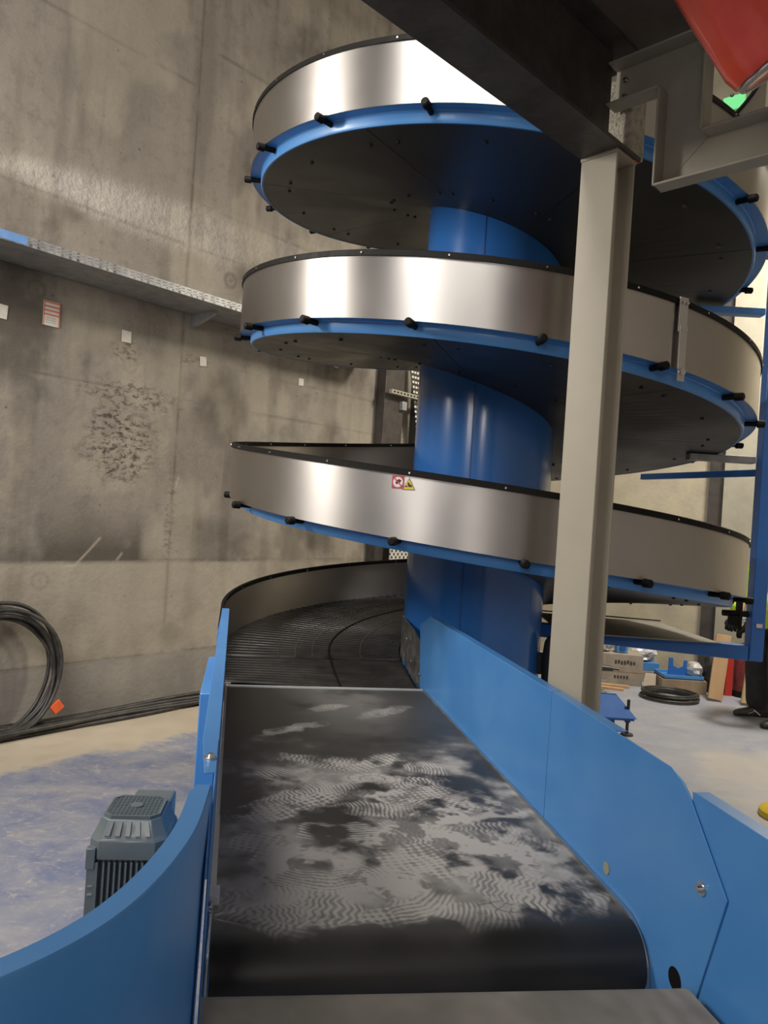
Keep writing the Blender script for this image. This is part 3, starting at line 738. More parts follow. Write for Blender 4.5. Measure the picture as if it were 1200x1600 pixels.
# right side: far panel, near panel with the clipped corner
panel('side_panel', infeed, [(-.15,1.10),(.03,1.162),(1.357,1.166),(1.357,.70),(-.05,.70)], cR, .003, M['blue'], [(.03,1.163),(1.357,1.167)])
panel('side_panel', infeed, [(1.361,1.166),(1.77,1.165),(1.92,1.164),(1.96,1.152),(1.982,1.136),(2.102,1.010),(2.042,.825),(2.0,.70),(1.361,.70)], cR, .003, M['blue'], [(1.361,1.167),(1.70,1.166)])
mb = MB()
p = cp(cR(1.9), 2.036, .997); mb.cyl(p, p - AC*.003, .012, n=16); mb.cyl(p - AC*.003, p - AC*.011, .0075, .005, n=12)
obj('panel_bolt', mb, M['bolt'], infeed)
p = cp(cR(1.9), 1.706, .874); mb = MB().cyl(p + AC*.001, p - AC*.0015, .0125, n=24); obj('panel_hole_disc', mb, M['hole_disc'], infeed)  # tan disc coloured like the lit floor seen through a hole
p = cp(cR(1.9), 1.975, .805); mb = MB().cyl(p + AC*.001, p - AC*.001, .020, n=24); obj('shaft_hole', mb, M['black'], infeed)
# left side
cL = cl
panel('side_panel', infeed, [(.02,1.16),(1.775,1.16),(1.775,.70),(.02,.70)], cL, .003, M['blue'], [(.02,1.161),(1.775,1.161)], -1)
panel('splice_plate', infeed, [(1.778,1.162),(1.97,1.162),(2.07,1.06),(2.10,.80),(2.07,.66),(1.778,.66)], lambda s: cl(s)-.001, .003, M['blue'], [(1.778,1.163,.029),(1.95,1.163,.019)], -1)
p = cp(cl(1.875)-.013, 1.885, 1.163); mb = MB().cyl(p, p + V((0,0,.003)), .0105, n=16); mb.cyl(p + V((0,0,.003)), p + V((0,0,.009)), .008, .005, n=12); obj('panel_bolt', mb, M['bolt'], infeed)
p = cp(cl(1.8), 1.80, .86); mb = MB().cyl(p, p + AC*.006, .006, n=10); obj('panel_bolt', mb, M['bolt'], infeed)
# side covers outside the left panel
mb = MB().box(cp(cl(.28)-.0205, .28, .83), (.028, .36, .62), CA); obj('side_cover', mb, M['blue_frame'], infeed, bevel=.003)
mb = MB().box(cp(cl(.75)-.036, .75, .79), (.053, .52, .53), CA); obj('side_cover', mb, M['blue'], infeed, bevel=.003)
for c in (.04, WB-.04):
    for s in (.30, 1.55):
        mb = MB().box(cp(c, s, .36), (.05, .05, .72), CA); mb.box(cp(c, s, .006), (.11, .11, .012), CA); obj('leg', mb, M['blue_frame'], infeed)

# ------------------------------------------------------------------ feeder conveyor nearest the camera
feeder = thing('feeder_conveyor', 'nearest belt conveyor with a brown dusty belt and a flared blue curved guide', 'conveyor', tuple(cp(.40, 2.6, 0)))
def feeder_dust(c, s, W):
    n1 = fbm(c*5+3, s*5, 41); n2 = fbm(c*30, s*30, 45); 
    return np.clip(.62 + .60*(n1-.5) + .30*(n2-.5) + .10*np.sin(c*160 + 8*n1)*sst(.5, .7, n1), 0.1, .9)
M['belt2'] = belt_mat('brown_dusty_belt', (0.035, 0.032, 0.028), (0.40, 0.365, 0.31))
ZF = ZB
fw = .798; fs0 = 1.985; fc = .022
def feeder_belt():
    ds = .01; prof = []
    rr = .030
    for i in range(19):
        a = PI*(1 - i/18); prof.append((fs0 + .030 - rr*math.sin(a), ZB - rr + rr*math.cos(a)))
    prof += [(s, ZB) for s in np.arange(fs0 + .04, 3.3, ds)]
    cs = np.arange(0, fw + .004, .008); nc, ns = len(cs), len(prof)
    P = np.array([[np.array(cp(c + fc, s + .05*c, z)) for c in cs] for s, z in prof]).reshape(-1, 3) - np.array(WL[feeder.name])
    idx = np.arange(ns*nc).reshape(ns, nc)
    F = np.stack([idx[:-1,:-1].ravel(), idx[1:,:-1].ravel(), idx[1:,1:].ravel(), idx[:-1,1:].ravel()], -1)
    me = bpy.data.meshes.new('belt'); me.from_pydata(P.tolist(), [], F.tolist())
    for p in me.polygons: p.use_smooth = True
    CC, SS = np.meshgrid(cs, [s + (ZB-z) for s, z in prof])
    d = feeder_dust(CC.ravel(), SS.ravel(), fw); attr_color(me, 'dust', np.stack([d, d, d], -1)); me.materials.append(M['belt2'])
    o = bpy.data.objects.new('belt', me); COL.objects.link(o); o.parent = feeder; WL[o.name] = WL[feeder.name]
feeder_belt()
mb = MB().box(cp(fc + fw/2, 2.72, ZB-.048), (fw-.01, 1.2, .09), CA); obj('bed', mb, M['galv'], feeder)
mb = MB().cyl(cp(fc+.01, fs0+.0305, ZB-.031), cp(fc+fw-.01, fs0+.030+.05*fw, ZB-.031), .0285, n=24); obj('end_roller', mb, M['black'], feeder)
panel('side_panel', feeder, [(1.985,1.143),(3.3,1.143),(3.3,.66),(2.02,.66)], lambda s: cr(s)+.004, .003, M['blue'], [(1.99,1.144),(3.3,1.144)])
# curved guide on the left: plan of the inner face
gp = [(-.239,1.170),(-.234,1.125),(-.226,1.06),(-.222,1.00),(-.224,.94),(-.229,.885),(-.238,.83),(-.254,.775),(-.279,.725),(-.315,.675),(-.36,.63),(-.42,.59),(-.50,.56),(-.60,.545)]
gp = [V((x, y, 0)) for x, y in gp]
# smooth the plan once
def chaikin(ps):
    o = [ps[0]]
    for a, b in zip(ps, ps[1:]): o += [a*.75 + b*.25, a*.25 + b*.75]
    return o + [ps[-1]]
gp = chaikin(chaikin(gp))
nrm = []
for i in range(len(gp)):
    t = (gp[min(i+1, len(gp)-1)] - gp[max(i-1, 0)]).normalized(); nrm.append(V((t.y, -t.x, 0)))   # to the left / away from the belt
mb = MB()
arc = [0.0]
for a, b in zip(gp, gp[1:]): arc.append(arc[-1] + (b-a).length)
def gb(l): return .55 + .55*max(0, 1 - l/.075)
mb.rings([[p + V((0,0,gb(arc[i]))), p + V((0,0,1.157)), p + n*.002 + V((0,0,1.1605)), p + n*(.030 if i > 3 else .024) + V((0,0,1.1605)), p + n*(.030 if i > 3 else .024) + V((0,0,1.150)), p + n*.004 + V((0,0,1.150)), p + n*.004 + V((0,0,gb(arc[i])))] for i, (p, n) in enumerate(zip(gp, nrm))])
obj('curved_guide', mb, M['blue'], feeder, sharp=50)
for c in (.05, fw-.05):
    for s in (2.25, 3.1):
        mb = MB().box(cp(c, s, .37), (.05, .05, .74), CA); mb.box(cp(c, s, .006), (.11, .11, .012), CA); obj('leg', mb, M['blue_frame'], feeder)

# ------------------------------------------------------------------ gear motor standing on the floor at the left
mc = V((-.575, 1.905, 0)); rot = math.radians(6)
mx, my = V((math.cos(rot), math.sin(rot), 0)), V((-math.sin(rot), math.cos(rot), 0)); MA = (mx, my, V((0,0,1)))
motor = thing('gear_motor', 'grey finned electric gear motor standing upright behind the curved blue guide', 'motor', tuple(mc))
def rsq(w, d, z, ch):   # chamfered square ring
    a, b = w/2, d/2; p = [(-a+ch,-b),(a-ch,-b),(a,-b+ch),(a,b-ch),(a-ch,b),(-a+ch,b),(-a,b-ch),(-a,-b+ch)]
    return [mc + mx*x + my*y + V((0,0,z)) for x, y in p]
mb = MB().rings([rsq(.182,.182,.722,.025), rsq(.184,.184,.730,.026), rsq(.184,.184,.765,.026), rsq(.172,.172,.776,.026), rsq(.148,.148,.806,.022), rsq(.142,.142,.812,.020)])
for sx in (-1, 1):
    for sy in (-1, 1): mb.box(mc + mx*(sx*.083) + my*(sy*.083) + V((0,0,.725)), (.022, .022, .05), MA)
cover = obj('fan_cover', mb, M['motor'], motor, bevel=.002)
for i in range(5): 
    x = -.048 + i*.024; mb = MB()
    mb.prism([mc + mx*(x-.006) + my*(-.0865) + V((0,0,.777)), mc + mx*(x+.006) + my*(-.0865) + V((0,0,.777)), mc + mx*(x*.85+.005) + my*(-.0735) + V((0,0,.807)), mc + mx*(x*.85-.005) + my*(-.0735) + V((0,0,.807))], V((0,-.004,.003)))
    obj('cover_rib', mb, M['motor'], cover)
mb = MB(); mb.rings([rsq(.126,.126,.8125,.018), rsq(.126,.126,.8132,.018)]); g0 = obj('fan_opening', mb, M['motor_dark'], cover)
mb = MB()
for i in range(13):
    o_ = -.060 + i*.010; ln = .122 if abs(o_) < .05 else .100
    mb.box(mc + mx*o_ + V((0,0,.816)), (.0028, ln, .005), MA); mb.box(mc + my*o_ + V((0,0,.817)), (ln, .0028, .005), MA)
mb.rings([rsq(.134,.134,.812,.020), rsq(.134,.134,.820,.020), rsq(.124,.124,.820,.018), rsq(.124,.124,.814,.018)], caps=False)
mb.cyl(mc + V((0,0,.816)), mc + V((0,0,.822)), .016, n=16)
obj('fan_grille', mb, M['motor'], cover)
mb = MB().rings([rsq(.140,.140,.30,.03), rsq(.140,.140,.725,.03)])
for i in range(9):
    x = -.052 + i*.013
    for sy in (-1, 1): mb.box(mc + mx*x + my*(sy*.078) + V((0,0,.515)), (.0045, .022, .40), MA)
for i in range(9):
    y = -.052 + i*.013
    for sx in (-1, 1): mb.box(mc + mx*(sx*.078) + my*y + V((0,0,.515)), (.022, .0045, .40), MA)
for sx in (-1, 1):
    for sy in (-1, 1): mb.box(mc + mx*(sx*.078) + my*(sy*.078) + V((0,0,.515)), (.026, .026, .40), MA)
body = obj('finned_body', mb, M['motor'], motor, bevel=.001)
for z in (.66, .64, .57, .55): obj('casting_mark', MB().box(mc + mx*(-.080) + my*(-.092) + V((0,0,z)), (.012, .003, .003), MA), M['bolt'], body)
for z in (.60, .585): obj('body_screw', MB().cyl(mc + mx*(-.058) + my*(-.09) + V((0,0,z)), mc + mx*(-.058) + my*(-.098) + V((0,0,z)), .006, n=10), M['bolt'], body)
mb = MB().box(mc + my*.125 + mx*.02 + V((0,0,.70)), (.105, .075, .20), MA); obj('terminal_box', mb, M['motor'], motor, bevel=.006)
mb = MB().rings([rsq(.22,.22,.02,.03), rsq(.22,.22,.27,.03), rsq(.17,.17,.30,.03), rsq(.17,.17,.315,.03)]); mb.box(mc + V((0,0,.01)), (.30,.26,.02), MA)
obj('gearbox', mb, M['motor'], motor, bevel=.004)

# ------------------------------------------------------------------ cream column, dark beam, deck
DB = V((.706, .708, 0)).normalized(); EB = V((DB.y, -DB.x, 0)); BX = (DB, EB, V((0,0,1)))
c0 = V((.623, 2.333, 0)); ZC = 2.73
def bp(along, side, z): return c0 + DB*along + EB*side + V((0,0,z))
col = thing('steel_column', 'cream painted steel H column standing in front of the spiral', 'column', tuple(c0))
mb = MB()
mb.box(bp(-.053, 0, ZC/2), (.009, .120, ZC-.02), BX); mb.box(bp(.053, 0, ZC/2), (.009, .120, ZC-.02), BX); mb.box(bp(0, .0, ZC/2), (.100, .007, ZC-.02), BX)
for sa in (-1, 1):
    for ss_ in (-1, 1): mb.prism([bp(sa*.049, ss_*.003, .02), bp(sa*.049, ss_*.013, .02), bp(sa*.039, ss_*.003, .02)], (0,0,ZC-.04))
obj('shaft', mb, M['cream'], col, bevel=.002)
mb = MB().box(bp(0, 0, ZC-.005), (.118, .124, .010), BX); obj('cap_plate', mb, M['cream'], col)
mb = MB().box(bp(0, 0, .008), (.22, .22, .016), BX)
base = obj('base_plate', mb, M['cream'], col)
for z in (2.70, 2.64):
    p = bp(.0, .004, z); obj('column_bolt', MB().cyl(p, p + EB*.014, .008, n=8), M['bolt'], col)

beam = thing('overhead_beam', 'dark brown painted steel I beam running overhead onto the cream column', 'beam', tuple(bp(0, 0, ZC)))
A_, B_ = -3.6, .065
def beam_box(a, b, s, z, ws, wz): return MB().box(bp((a+b)/2, s, z), (b-a, ws, wz), BX)
obj('bottom_flange', beam_box(A_, B_, .005, ZC+.006, .136, .012), M['dark_steel'], beam)
obj('web', beam_box(A_, -.03, .005, ZC+.163, .010, .30), M['dark_steel'], beam)
obj('top_flange', beam_box(A_, B_, .005, ZC+.316, .136, .012), M['dark_steel'], beam)
mb = MB().box(bp(.055, .055, ZC+.006), (.030, .022, .013), BX); o = obj('rust_mark', mb, M['orange'], beam); o['label'] = 'small patch of orange primer at the end of the flange'
mb = MB().box(bp(.056, .004, ZC+.135), (.092, .118, .24), BX)
blk = obj('mortar_block', mb, M['mortar'], beam, bevel=.006); blk['label'] = 'rough sandy packing block at the beam end'
tag(obj('deck_slab', MB().box(bp(-1.72, .78, ZC+.362), (3.62, 1.72, .08), BX), M['deck'], loc=tuple(bp(-1.72, .78, ZC+.362))), 'dark brown underside of the platform deck lying on the overhead beam', 'platform')

# cream channel bracket bolted to the beam web
br = thing('channel_bracket', 'cream mitred steel channel bracket stepping down from the dark beam', 'bracket', tuple(bp(-.03, .02, ZC+.2)))
def channel(pts_in, name):
    """pts_in: outline (side, z) of the web, flanges added along its two long edges: (p0,p1) and (p3,p2)"""
    na, wa = -.060, -.006        # open edge and web plane
    mb = MB().prism([bp(wa, s, z) for s, z in pts_in], DB*.006)
    for (p, q) in ((pts_in[0], pts_in[1]), (pts_in[3], pts_in[2])):
        cx = sum(s for s, z in pts_in)/4; cz = sum(z for s, z in pts_in)/4
        d = V((q[0]-p[0], q[1]-p[1])).normalized(); nn = V((-d.y, d.x))
        if nn.x*(cx-p[0]) + nn.y*(cz-p[1]) < 0: nn = -nn
        w = .007
        mb.prism([bp(na, p[0], p[1]), bp(na, q[0], q[1]), bp(na, q[0]+nn.x*w, q[1]+nn.y*w), bp(na, p[0]+nn.x*w, p[1]+nn.y*w)], DB*.056)
    return obj(name, mb, M['cream_grey'], br, bevel=.002)
channel([(.012,2.872),(.176,2.872),(.312,3.003),(.012,3.003)], 'upper_arm')
channel([(.176,2.872),(.176,2.585),(.312,2.712),(.312,3.003)], 'drop_leg')
channel([(.176,2.585),(1.20,2.585),(1.20,2.712),(.312,2.712)], 'lower_arm')
for s, z in ((.05,2.905),(.05,2.955)):
    p = bp(-.006, s, z); obj('bracket_bolt', MB().cyl(p, p - DB*.012, .008, n=8).cyl(p - DB*.012, p - DB*.02, .005, n=8), M['bolt'], br)

# second dark strut and pale angle behind the bracket, under the deck
z_ = 3.0
st = thing('deck_strut', 'dark steel strut under the deck just behind the red drum', 'strut', tuple(bp(.05, .55, 2.96)))
mb = MB().box(bp(.06, .62, 2.955), (.07, .62, .07), BX); obj('strut_tube', mb, M['dark_steel'], st)
mb = MB().box(bp(.045, .36, 2.99), (.06, .07, .07), BX); mb.cyl(bp(.0, .36, 2.96), bp(-.03, .36, 2.96), .012, n=10); obj('strut_clip', mb, M['black_plate'], st)
st2 = obj('pale_angle', MB().box(bp(.26, .60, 2.93), (.46, .075, .07), (V((.92,.39,0)).normalized(), V((.39,-.92,0)).normalized(), V((0,0,1)))), M['cream_grey'], loc=tuple(bp(.26, .60, 2.93)))
tag(st2, 'beige steel angle running back from the dark strut above the bracket', 'beam')

# red drum at the top right corner
rd0 = V((.745, 1.50, 2.553)); ax = V((-.60, -.06, .80)).normalized()
red = thing('red_drum', 'large red plastic drum hanging in the top right corner', 'drum', tuple(rd0))
mb = MB(); x_ = ax.orthogonal().normalized(); y_ = ax.cross(x_)
rg = []
for h, r in ((0,.02),(0,.082),(.012,.102),(.04,.110),(.18,.113),(.30,.113),(.34,.108),(.36,.09),(.365,.02)):
    rg.append([rd0 + ax*h + (x_*math.cos(2*PI*i/48) + y_*math.sin(2*PI*i/48))*(r + .002*math.sin(i*PI/2)) for i in range(48)])
obj('drum_body', MB().rings(rg), M['red'], red)
mb = MB().tube([rd0 + ax*.004 + (x_*math.cos(2*PI*i/32) + y_*math.sin(2*PI*i/32))*.092 for i in range(32)], .006, 8, closed=True); obj('rim_ring', mb, M['galv'], red)
mb = MB().tube([rd0 + ax*.355 + x_*.05, rd0 + ax*.37 + V((.0,0,.08)), V((rd0.x-.18, rd0.y-.02, 3.06))], .006, 8); obj('hanger', mb, M['galv'], red)

# ------------------------------------------------------------------ cable tray and notices on the left wall
tray = thing('cable_tray', 'galvanised perforated cable tray on brackets along the concrete wall', 'tray', tuple(wp(.5, 3.05, .2)))
mb = MB(); u0, u1 = -2.2, 3.2
mb.box(wp((u0+u1)/2, 3.052, .23), (u1-u0, .44, .004), (WW, WN, (0,0,1))); mb.box(wp((u0+u1)/2, 3.08, .015), (u1-u0, .003, .06), (WW, WN, (0,0,1)))
obj('tray_floor', mb, M['galv'], tray)
# front lip with slots: strips and ties
mb = MB(); zt, zb_ = 3.108, 3.050
for z, h in ((zt-.006, .012), (zb_+.010, .020), (3.082, .012)): mb.box(wp((u0+u1)/2, z, .45), (u1-u0, .003, h), (WW, WN, (0,0,1)))
u = u0
while u < u1:
    mb.box(wp(u, 3.08, .45), (.022, .003, .058), (WW, WN, (0,0,1))); u += .05
obj('tray_lip', mb, M['galv'], tray)
mb = MB().box(wp(-.55, 3.080, .4525), (.66, .002, .050), (WW, WN, (0,0,1))); obj('blue_label', mb, M['tape_blue'], tray)
for u in (1.28, -.9, 2.9):
    mb = MB().prism([wp(u-.015, 3.05, 0), wp(u-.015, 3.05, .30), wp(u-.015, 3.03, .30), wp(u-.015, 2.955, .03), wp(u-.015, 2.955, 0)], WW*.03)
    mb.box(wp(u, 2.995, .006), (.06, .012, .11), (WW, WN, (0,0,1))); obj('tray_bracket', mb, M['galv'], tray)
def note(u, v, w, h, name, label, cat, tilt=0, grp=None):
    ax_ = V(WW)*math.cos(tilt) + V((0,0,math.sin(tilt))); up = V((0,0,math.cos(tilt))) - V(WW)*math.sin(tilt)
    o = obj(name, MB().box(wp(u, v, .004), (w, .004, h), (ax_, V(WN), up)), M['paper'], loc=tuple(wp(u, v, .004)))
    return tag(o, label, cat, grp), ax_, up
note(-.17, 2.73, .085, .09, 'paper_note', 'white paper note on the wall at the left picture edge', 'note', -.05)
note(.72, 2.76, .075, .085, 'paper_note', 'white paper note on bare wall right of the red notice', 'note', 0)
note(1.40, 2.71, .060, .075, 'paper_note', 'torn white paper note below the tray bracket', 'note', .1)
note(2.47, 2.73, .06, .065, 'paper_note', 'small white paper note on the wall nearest the spiral', 'note', .05)
nt_ = thing('red_notice', 'red and white printed notice stuck on the concrete wall under the tray', 'notice', tuple(wp(.16, 2.79, .004)))
mb = MB().box(wp(.16, 2.79, .004), (.115, .004, .165), (WW, WN, (0,0,1))); obj('notice_sheet', mb, M['paper'], nt_)
mb = MB()
for z in (.075, .047, .019, -.008): mb.box(wp(.16, 2.79+z, .0067), (.113, .001, .011), (WW, WN, (0,0,1)))
for s in (-1, 1): mb.box(wp(.16+s*.053, 2.79, .0067), (.008, .001, .163), (WW, WN, (0,0,1)))
obj('red_print', mb, pbr('notice_red', (0.62, 0.20, 0.13), .6, rvar=.05), nt_)
mb = MB()
for z in (-.030, -.045, -.060): mb.box(wp(.155, 2.79+z, .0067), (.07, .001, .004), (WW, WN, (0,0,1)))
obj('small_print', mb, M['galv'], nt_)

# things on the far part of that wall, seen between the turns
o = obj('dark_upright', MB().box(wp(3.66, 1.95, .06), (.30, .12, 3.9), (WW, WN, (0,0,1))), M['dark_steel'], loc=tuple(wp(3.66, 0, .06)), bevel=.006)  # dark box over the dark vertical strip on the wall
tag(o, 'dark brown upright strip on the concrete wall left of the drum', 'post')
o = obj('riser_post', MB().box(wp(4.18, 1.95, .05), (.20, .10, 3.9), (WW, WN, (0,0,1))), M['black_plate'], loc=tuple(wp(4.18, 0, .05)))
tag(o, 'blackish steel post on the concrete wall right behind the drum edge', 'post')
mb = MB()
for i in range(14): 
    for j in range(3):
        mb.box(wp(3.86 + .045*j + .012*i, 3.12 - .05*i, .16), (.030, .004, .022), (WW, WN, (0,0,1)), 1)
pts = [wp(3.80, 3.20, .155), wp(4.02, 3.20, .155), wp(4.10, 2.34, .155), wp(4.06, 2.34, .155)]
rs_ = thing('perforated_riser', 'slanting perforated cable riser between the two dark uprights', 'tray', tuple(wp(4.0, 2.4, .155)))
obj('riser_sheet', mb.prism(pts, WN*.004), [M['black_plate'], M['paper']], rs_)
sr = thing('strut_rail', 'short slotted strut rail fixed across the dark uprights', 'rail', tuple(wp(3.84, 2.81, .2)))
mb = MB().box(wp(3.84, 2.81, .19), (.66, .04, .042), (WW, WN, (0,0,1)))
for i in range(12): mb.box(wp(3.55 + .053*i, 2.81, .2105), (.028, .002, .016), (WW, WN, (0,0,1)), 1)
obj('rail_body', mb, [M['cream_grey'], M['black']], sr)
o = obj('switch_box', MB().box(wp(3.78, 2.70, .14), (.07, .05, .09), (WW, WN, (0,0,1))), M['galv'], loc=tuple(wp(3.78, 2.70, .14)), bevel=.005)
tag(o, 'tiny grey switch box under the slotted strut rail', 'box')
o = obj('perforated_panel', MB().box((0,0,0), (.62, .02, .62)), M['perf'], loc=(0,0,0)); o.location = wp(3.96, 1.05, .20); o.rotation_euler = (0,0,ANG)  # plain perforated panel, with no vent behind it
tag(o, 'white perforated panel against the wall left of the drum foot', 'grate')

# ------------------------------------------------------------------ cables at the foot of the left wall
coil = thing('cable_coil', 'large coil of thick black cable leaning on the concrete wall', 'cable', tuple(wp(-.10, .05, .15)))
mb = MB(); rs2 = random.Random(3)
for k in range(7):
    R0 = .385 + rs2.uniform(-.03, .03); cu = -.10 + rs2.uniform(-.03, .02); off = .06 + .022*k; cv = R0 + .03 + rs2.uniform(0, .02)
    path = []
    for i in range(56):
        a = 2*PI*i/56; v = cv + R0*math.sin(a)*1.02; path.append(wp(cu + R0*math.cos(a)*.95 + .01*math.sin(3*a+k), max(v, .03), off + .10*(1 - v/(2*R0)) + .008*math.sin(2*a + k)))
    mb.tube(path, .0135, 8, closed=True)
obj('cable_loops', mb, M['cable'], coil, sharp=60)
mb = MB().box(wp(.245, .17, .26), (.075, .02, .07), (V(WW)*.8 + V((0,0,.6)), V(WN), V((0,0,.8)) - V(WW)*.6)); o = obj('cable_tag', mb, M['orange'], coil, bevel=.004); o['label'] = 'orange tag'
for k in range(9):
    mb = MB(); path = []; r = .022 if k < 3 else .016
    for i in range(60):
        u = -1.6 + 4.4*i/59
        path.append(wp(u, r + .001 + (.018 if k > 4 else 0) + (.010*(1+math.sin(u*2+k)) if k > 4 else 0), .05 + .050*k - (.17 if k > 4 else 0) + .022*math.sin(u*1.7 + k*1.9) + .012*math.sin(u*4.1+k)))
    mb.tube(path, r, 8)
    o = obj('floor_cable', mb, M['cable'], loc=tuple(wp(.5, 0, .1)), sharp=60)
    tag(o, 'black cable in the bundle lying along the foot of the concrete wall', 'cable', 'cables along the wall foot')

# ------------------------------------------------------------------ clutter on the floor at the back right
def coil_floor(c, R0, n, r, name, label):
    mb = MB(); rr = random.Random(9); path = []
    for k in range(n*48):
        a = 2*PI*k/48; rad_ = R0*(1 + .05*math.sin(a*.37) - .05*(k/48 % 2)); path.append(V(c) + V((rad_*math.cos(a)*1.05, rad_*math.sin(a)*.92, r + (k/48)*r*1.3)))
    mb.tube(path, r, 8); return tag(obj(name, mb, M['cable'], loc=c, sharp=60), label, 'cable')
coil_floor((2.83, 7.18, 0), .25, 4, .012, 'hose_coil', 'flat coil of dark grey hose lying on the floor by the cardboard box')
def carton(c, size, ang, mat, label, open_=False):
    X, Y = V((math.cos(ang), math.sin(ang), 0)), V((-math.sin(ang), math.cos(ang), 0)); A = (X, Y, V((0,0,1)))
    t = thing('cardboard_box', label, 'box', tuple(c)); w, d, h = size; cc = V(c)
    obj('box_body', MB().box(cc + V((0,0,h/2)), size, A), mat, t, bevel=.003)
    return t, A
t, A = carton((2.50, 7.86, 0), (.50, .36, .31), -.12, M['card_grey'], 'large grey brown cardboard box with dark print behind the cream column')
cc = V((2.50, 7.86, 0)); mb = MB().box(cc - A[1]*.181 + V((0,0,.14)), (.502, .002, .012), A); obj('box_tape', mb, M['card'], t)
mb = MB(); rr = random.Random(5)
for k in range(7): mb.box(cc - A[1]*.181 + A[0]*(-.02 + .03*k) + V((0,0,.23 + .006*math.sin(k*2))), (.020, .002, .030 + .01*rr.random()), A)
for k in range(5): mb.box(cc - A[1]*.181 + A[0]*(-.02 + .03*k) + V((0,0,.08)), (.018, .002, .03), A)
obj('box_print', mb, M['print_ink'], t)
t, A = carton((3.09, 7.62, 0), (.44, .30, .13), -.05, M['card'], 'low brown cardboard box under the blue tray')
t, A = carton((2.84, 8.02, 0), (.16, .24, .115), 0, M['card_grey'], 'small pale carton under the blue channel')
o = obj('cardboard_flap', MB().prism([(2.70,7.55,.0),(2.82,7.53,.0),(2.86,7.64,.14),(2.76,7.66,.14)], (0,.006,.002)), M['card_grey'], loc=(2.8,7.6,0)); tag(o, 'loose cardboard flap leaning between the two boxes', 'cardboard')
tr = thing('blue_tray', 'blue sheet metal tray lying on the low brown box', 'tray', (3.08, 7.62, .13))
mb = MB().box((3.08,7.62,.137), (.40,.28,.012))
for q in (-1, 1): mb.box((3.08, 7.62+q*.137, .152), (.40,.006,.04)); mb.box((3.08+q*.197,7.62,.152), (.006,.28,.04))
obj('tray_body', mb, M['blue'], tr, bevel=.002)
ch = obj('blue_channel', MB().box((2.84,7.98,.160), (.30,.14,.085)).box((2.74,7.905,.160), (.07,.012,.06), None, 1), [M['blue'], M['blue_dark']], loc=(2.84,7.98,.118), bevel=.003)
tag(ch, 'bright blue steel channel between the big cardboard box and the tray', 'channel')
bk = obj('blue_bracket', MB().prism([(2.97,7.62,.144),(3.16,7.62,.144),(3.16,7.62,.30),(3.13,7.62,.30),(3.12,7.62,.24),(3.07,7.62,.215),(3.02,7.62,.24),(3.015,7.62,.32),(2.975,7.62,.32)], (0,.012,0)), M['blue_frame'], loc=(3.06,7.62,.144))
tag(bk, 'blue steel saddle bracket with two upright lugs standing in the tray', 'bracket')
def crumple(name, c, size, mat, label, cat, seed):
    mb = MB(); rr = random.Random(seed); nu, nv = 14, 9; rg = []
    for j in range(nv):
        ph = PI*j/(nv-1) 
        rg.append([V(c) + V((size[0]/2*math.sin(ph)**.6*math.cos(2*PI*i/nu)*(1+rr.uniform(-.22,.22)), size[1]/2*math.sin(ph)**.6*math.sin(2*PI*i/nu)*(1+rr.uniform(-.22,.22)), size[2]/2*(1-math.cos(ph)) )) for i in range(nu)])
    return tag(obj(name, mb.rings(rg), mat, loc=c, sharp=25), label, cat)
crumple('plastic_bag', (3.235, 7.62, .144), (.14, .20, .15), M['bag_clear'], 'crumpled clear plastic bag on the right end of the tray', 'bag', 2)
crumple('wrapped_parcel', (2.84, 8.02, .203), (.27, .20, .16), M['wrap'], 'white wrapped parcel on top of the blue channel', 'parcel', 4)
crumple('wrapped_parcel', (2.36, 7.86, .31), (.20, .22, .13), M['wrap'], 'white wrapped parcel on the big cardboard box next to the column', 'parcel', 6)
o = obj('blue_fitting', MB().box((2.54,7.80,.365), (.11,.10,.108)).box((2.54,7.745,.365), (.06,.02,.05), None, 1), [M['blue'], M['blue_dark']], loc=(2.54,7.80,.31), bevel=.006); tag(o, 'small blue boxy fitting on top of the big cardboard box', 'fitting')
for i, (a, b, lab) in enumerate((((2.02,7.52,.012),(2.46,7.40,.012),'thin raw timber batten on the floor nearest the column'),((2.02,7.64,.012),(2.56,7.54,.012),'thin raw timber batten on the floor against the big box'))):
    d = (V(b)-V(a)); L_ = d.length; d.normalize(); o = obj('timber_batten', MB().box((V(a)+V(b))/2, (L_, .06, .022), (d, V((-d.y, d.x, 0)), (0,0,1))), M['wood'], loc=tuple((V(a)+V(b))/2)); tag(o, lab, 'timber')
tl = thing('power_tool', 'black hand power tool resting on a small stand by the column', 'tool', (2.19, 7.30, 0))
mb = MB().cyl((2.12,7.30,.235),(2.30,7.27,.235),.035,.026,14); mb.cyl((2.30,7.27,.235),(2.36,7.26,.235),.012,n=10); mb.box((2.17,7.29,.17),(.04,.035,.10)); obj('tool_body', mb, M['black_plate'], tl)
mb = MB().box((2.17,7.30,.12),(.14,.10,.012)); mb.box((2.17,7.30,.006),(.16,.12,.012)); mb.box((2.17,7.30,.06),(.03,.03,.115)); obj('tool_stand', mb, M['galv'], tl)
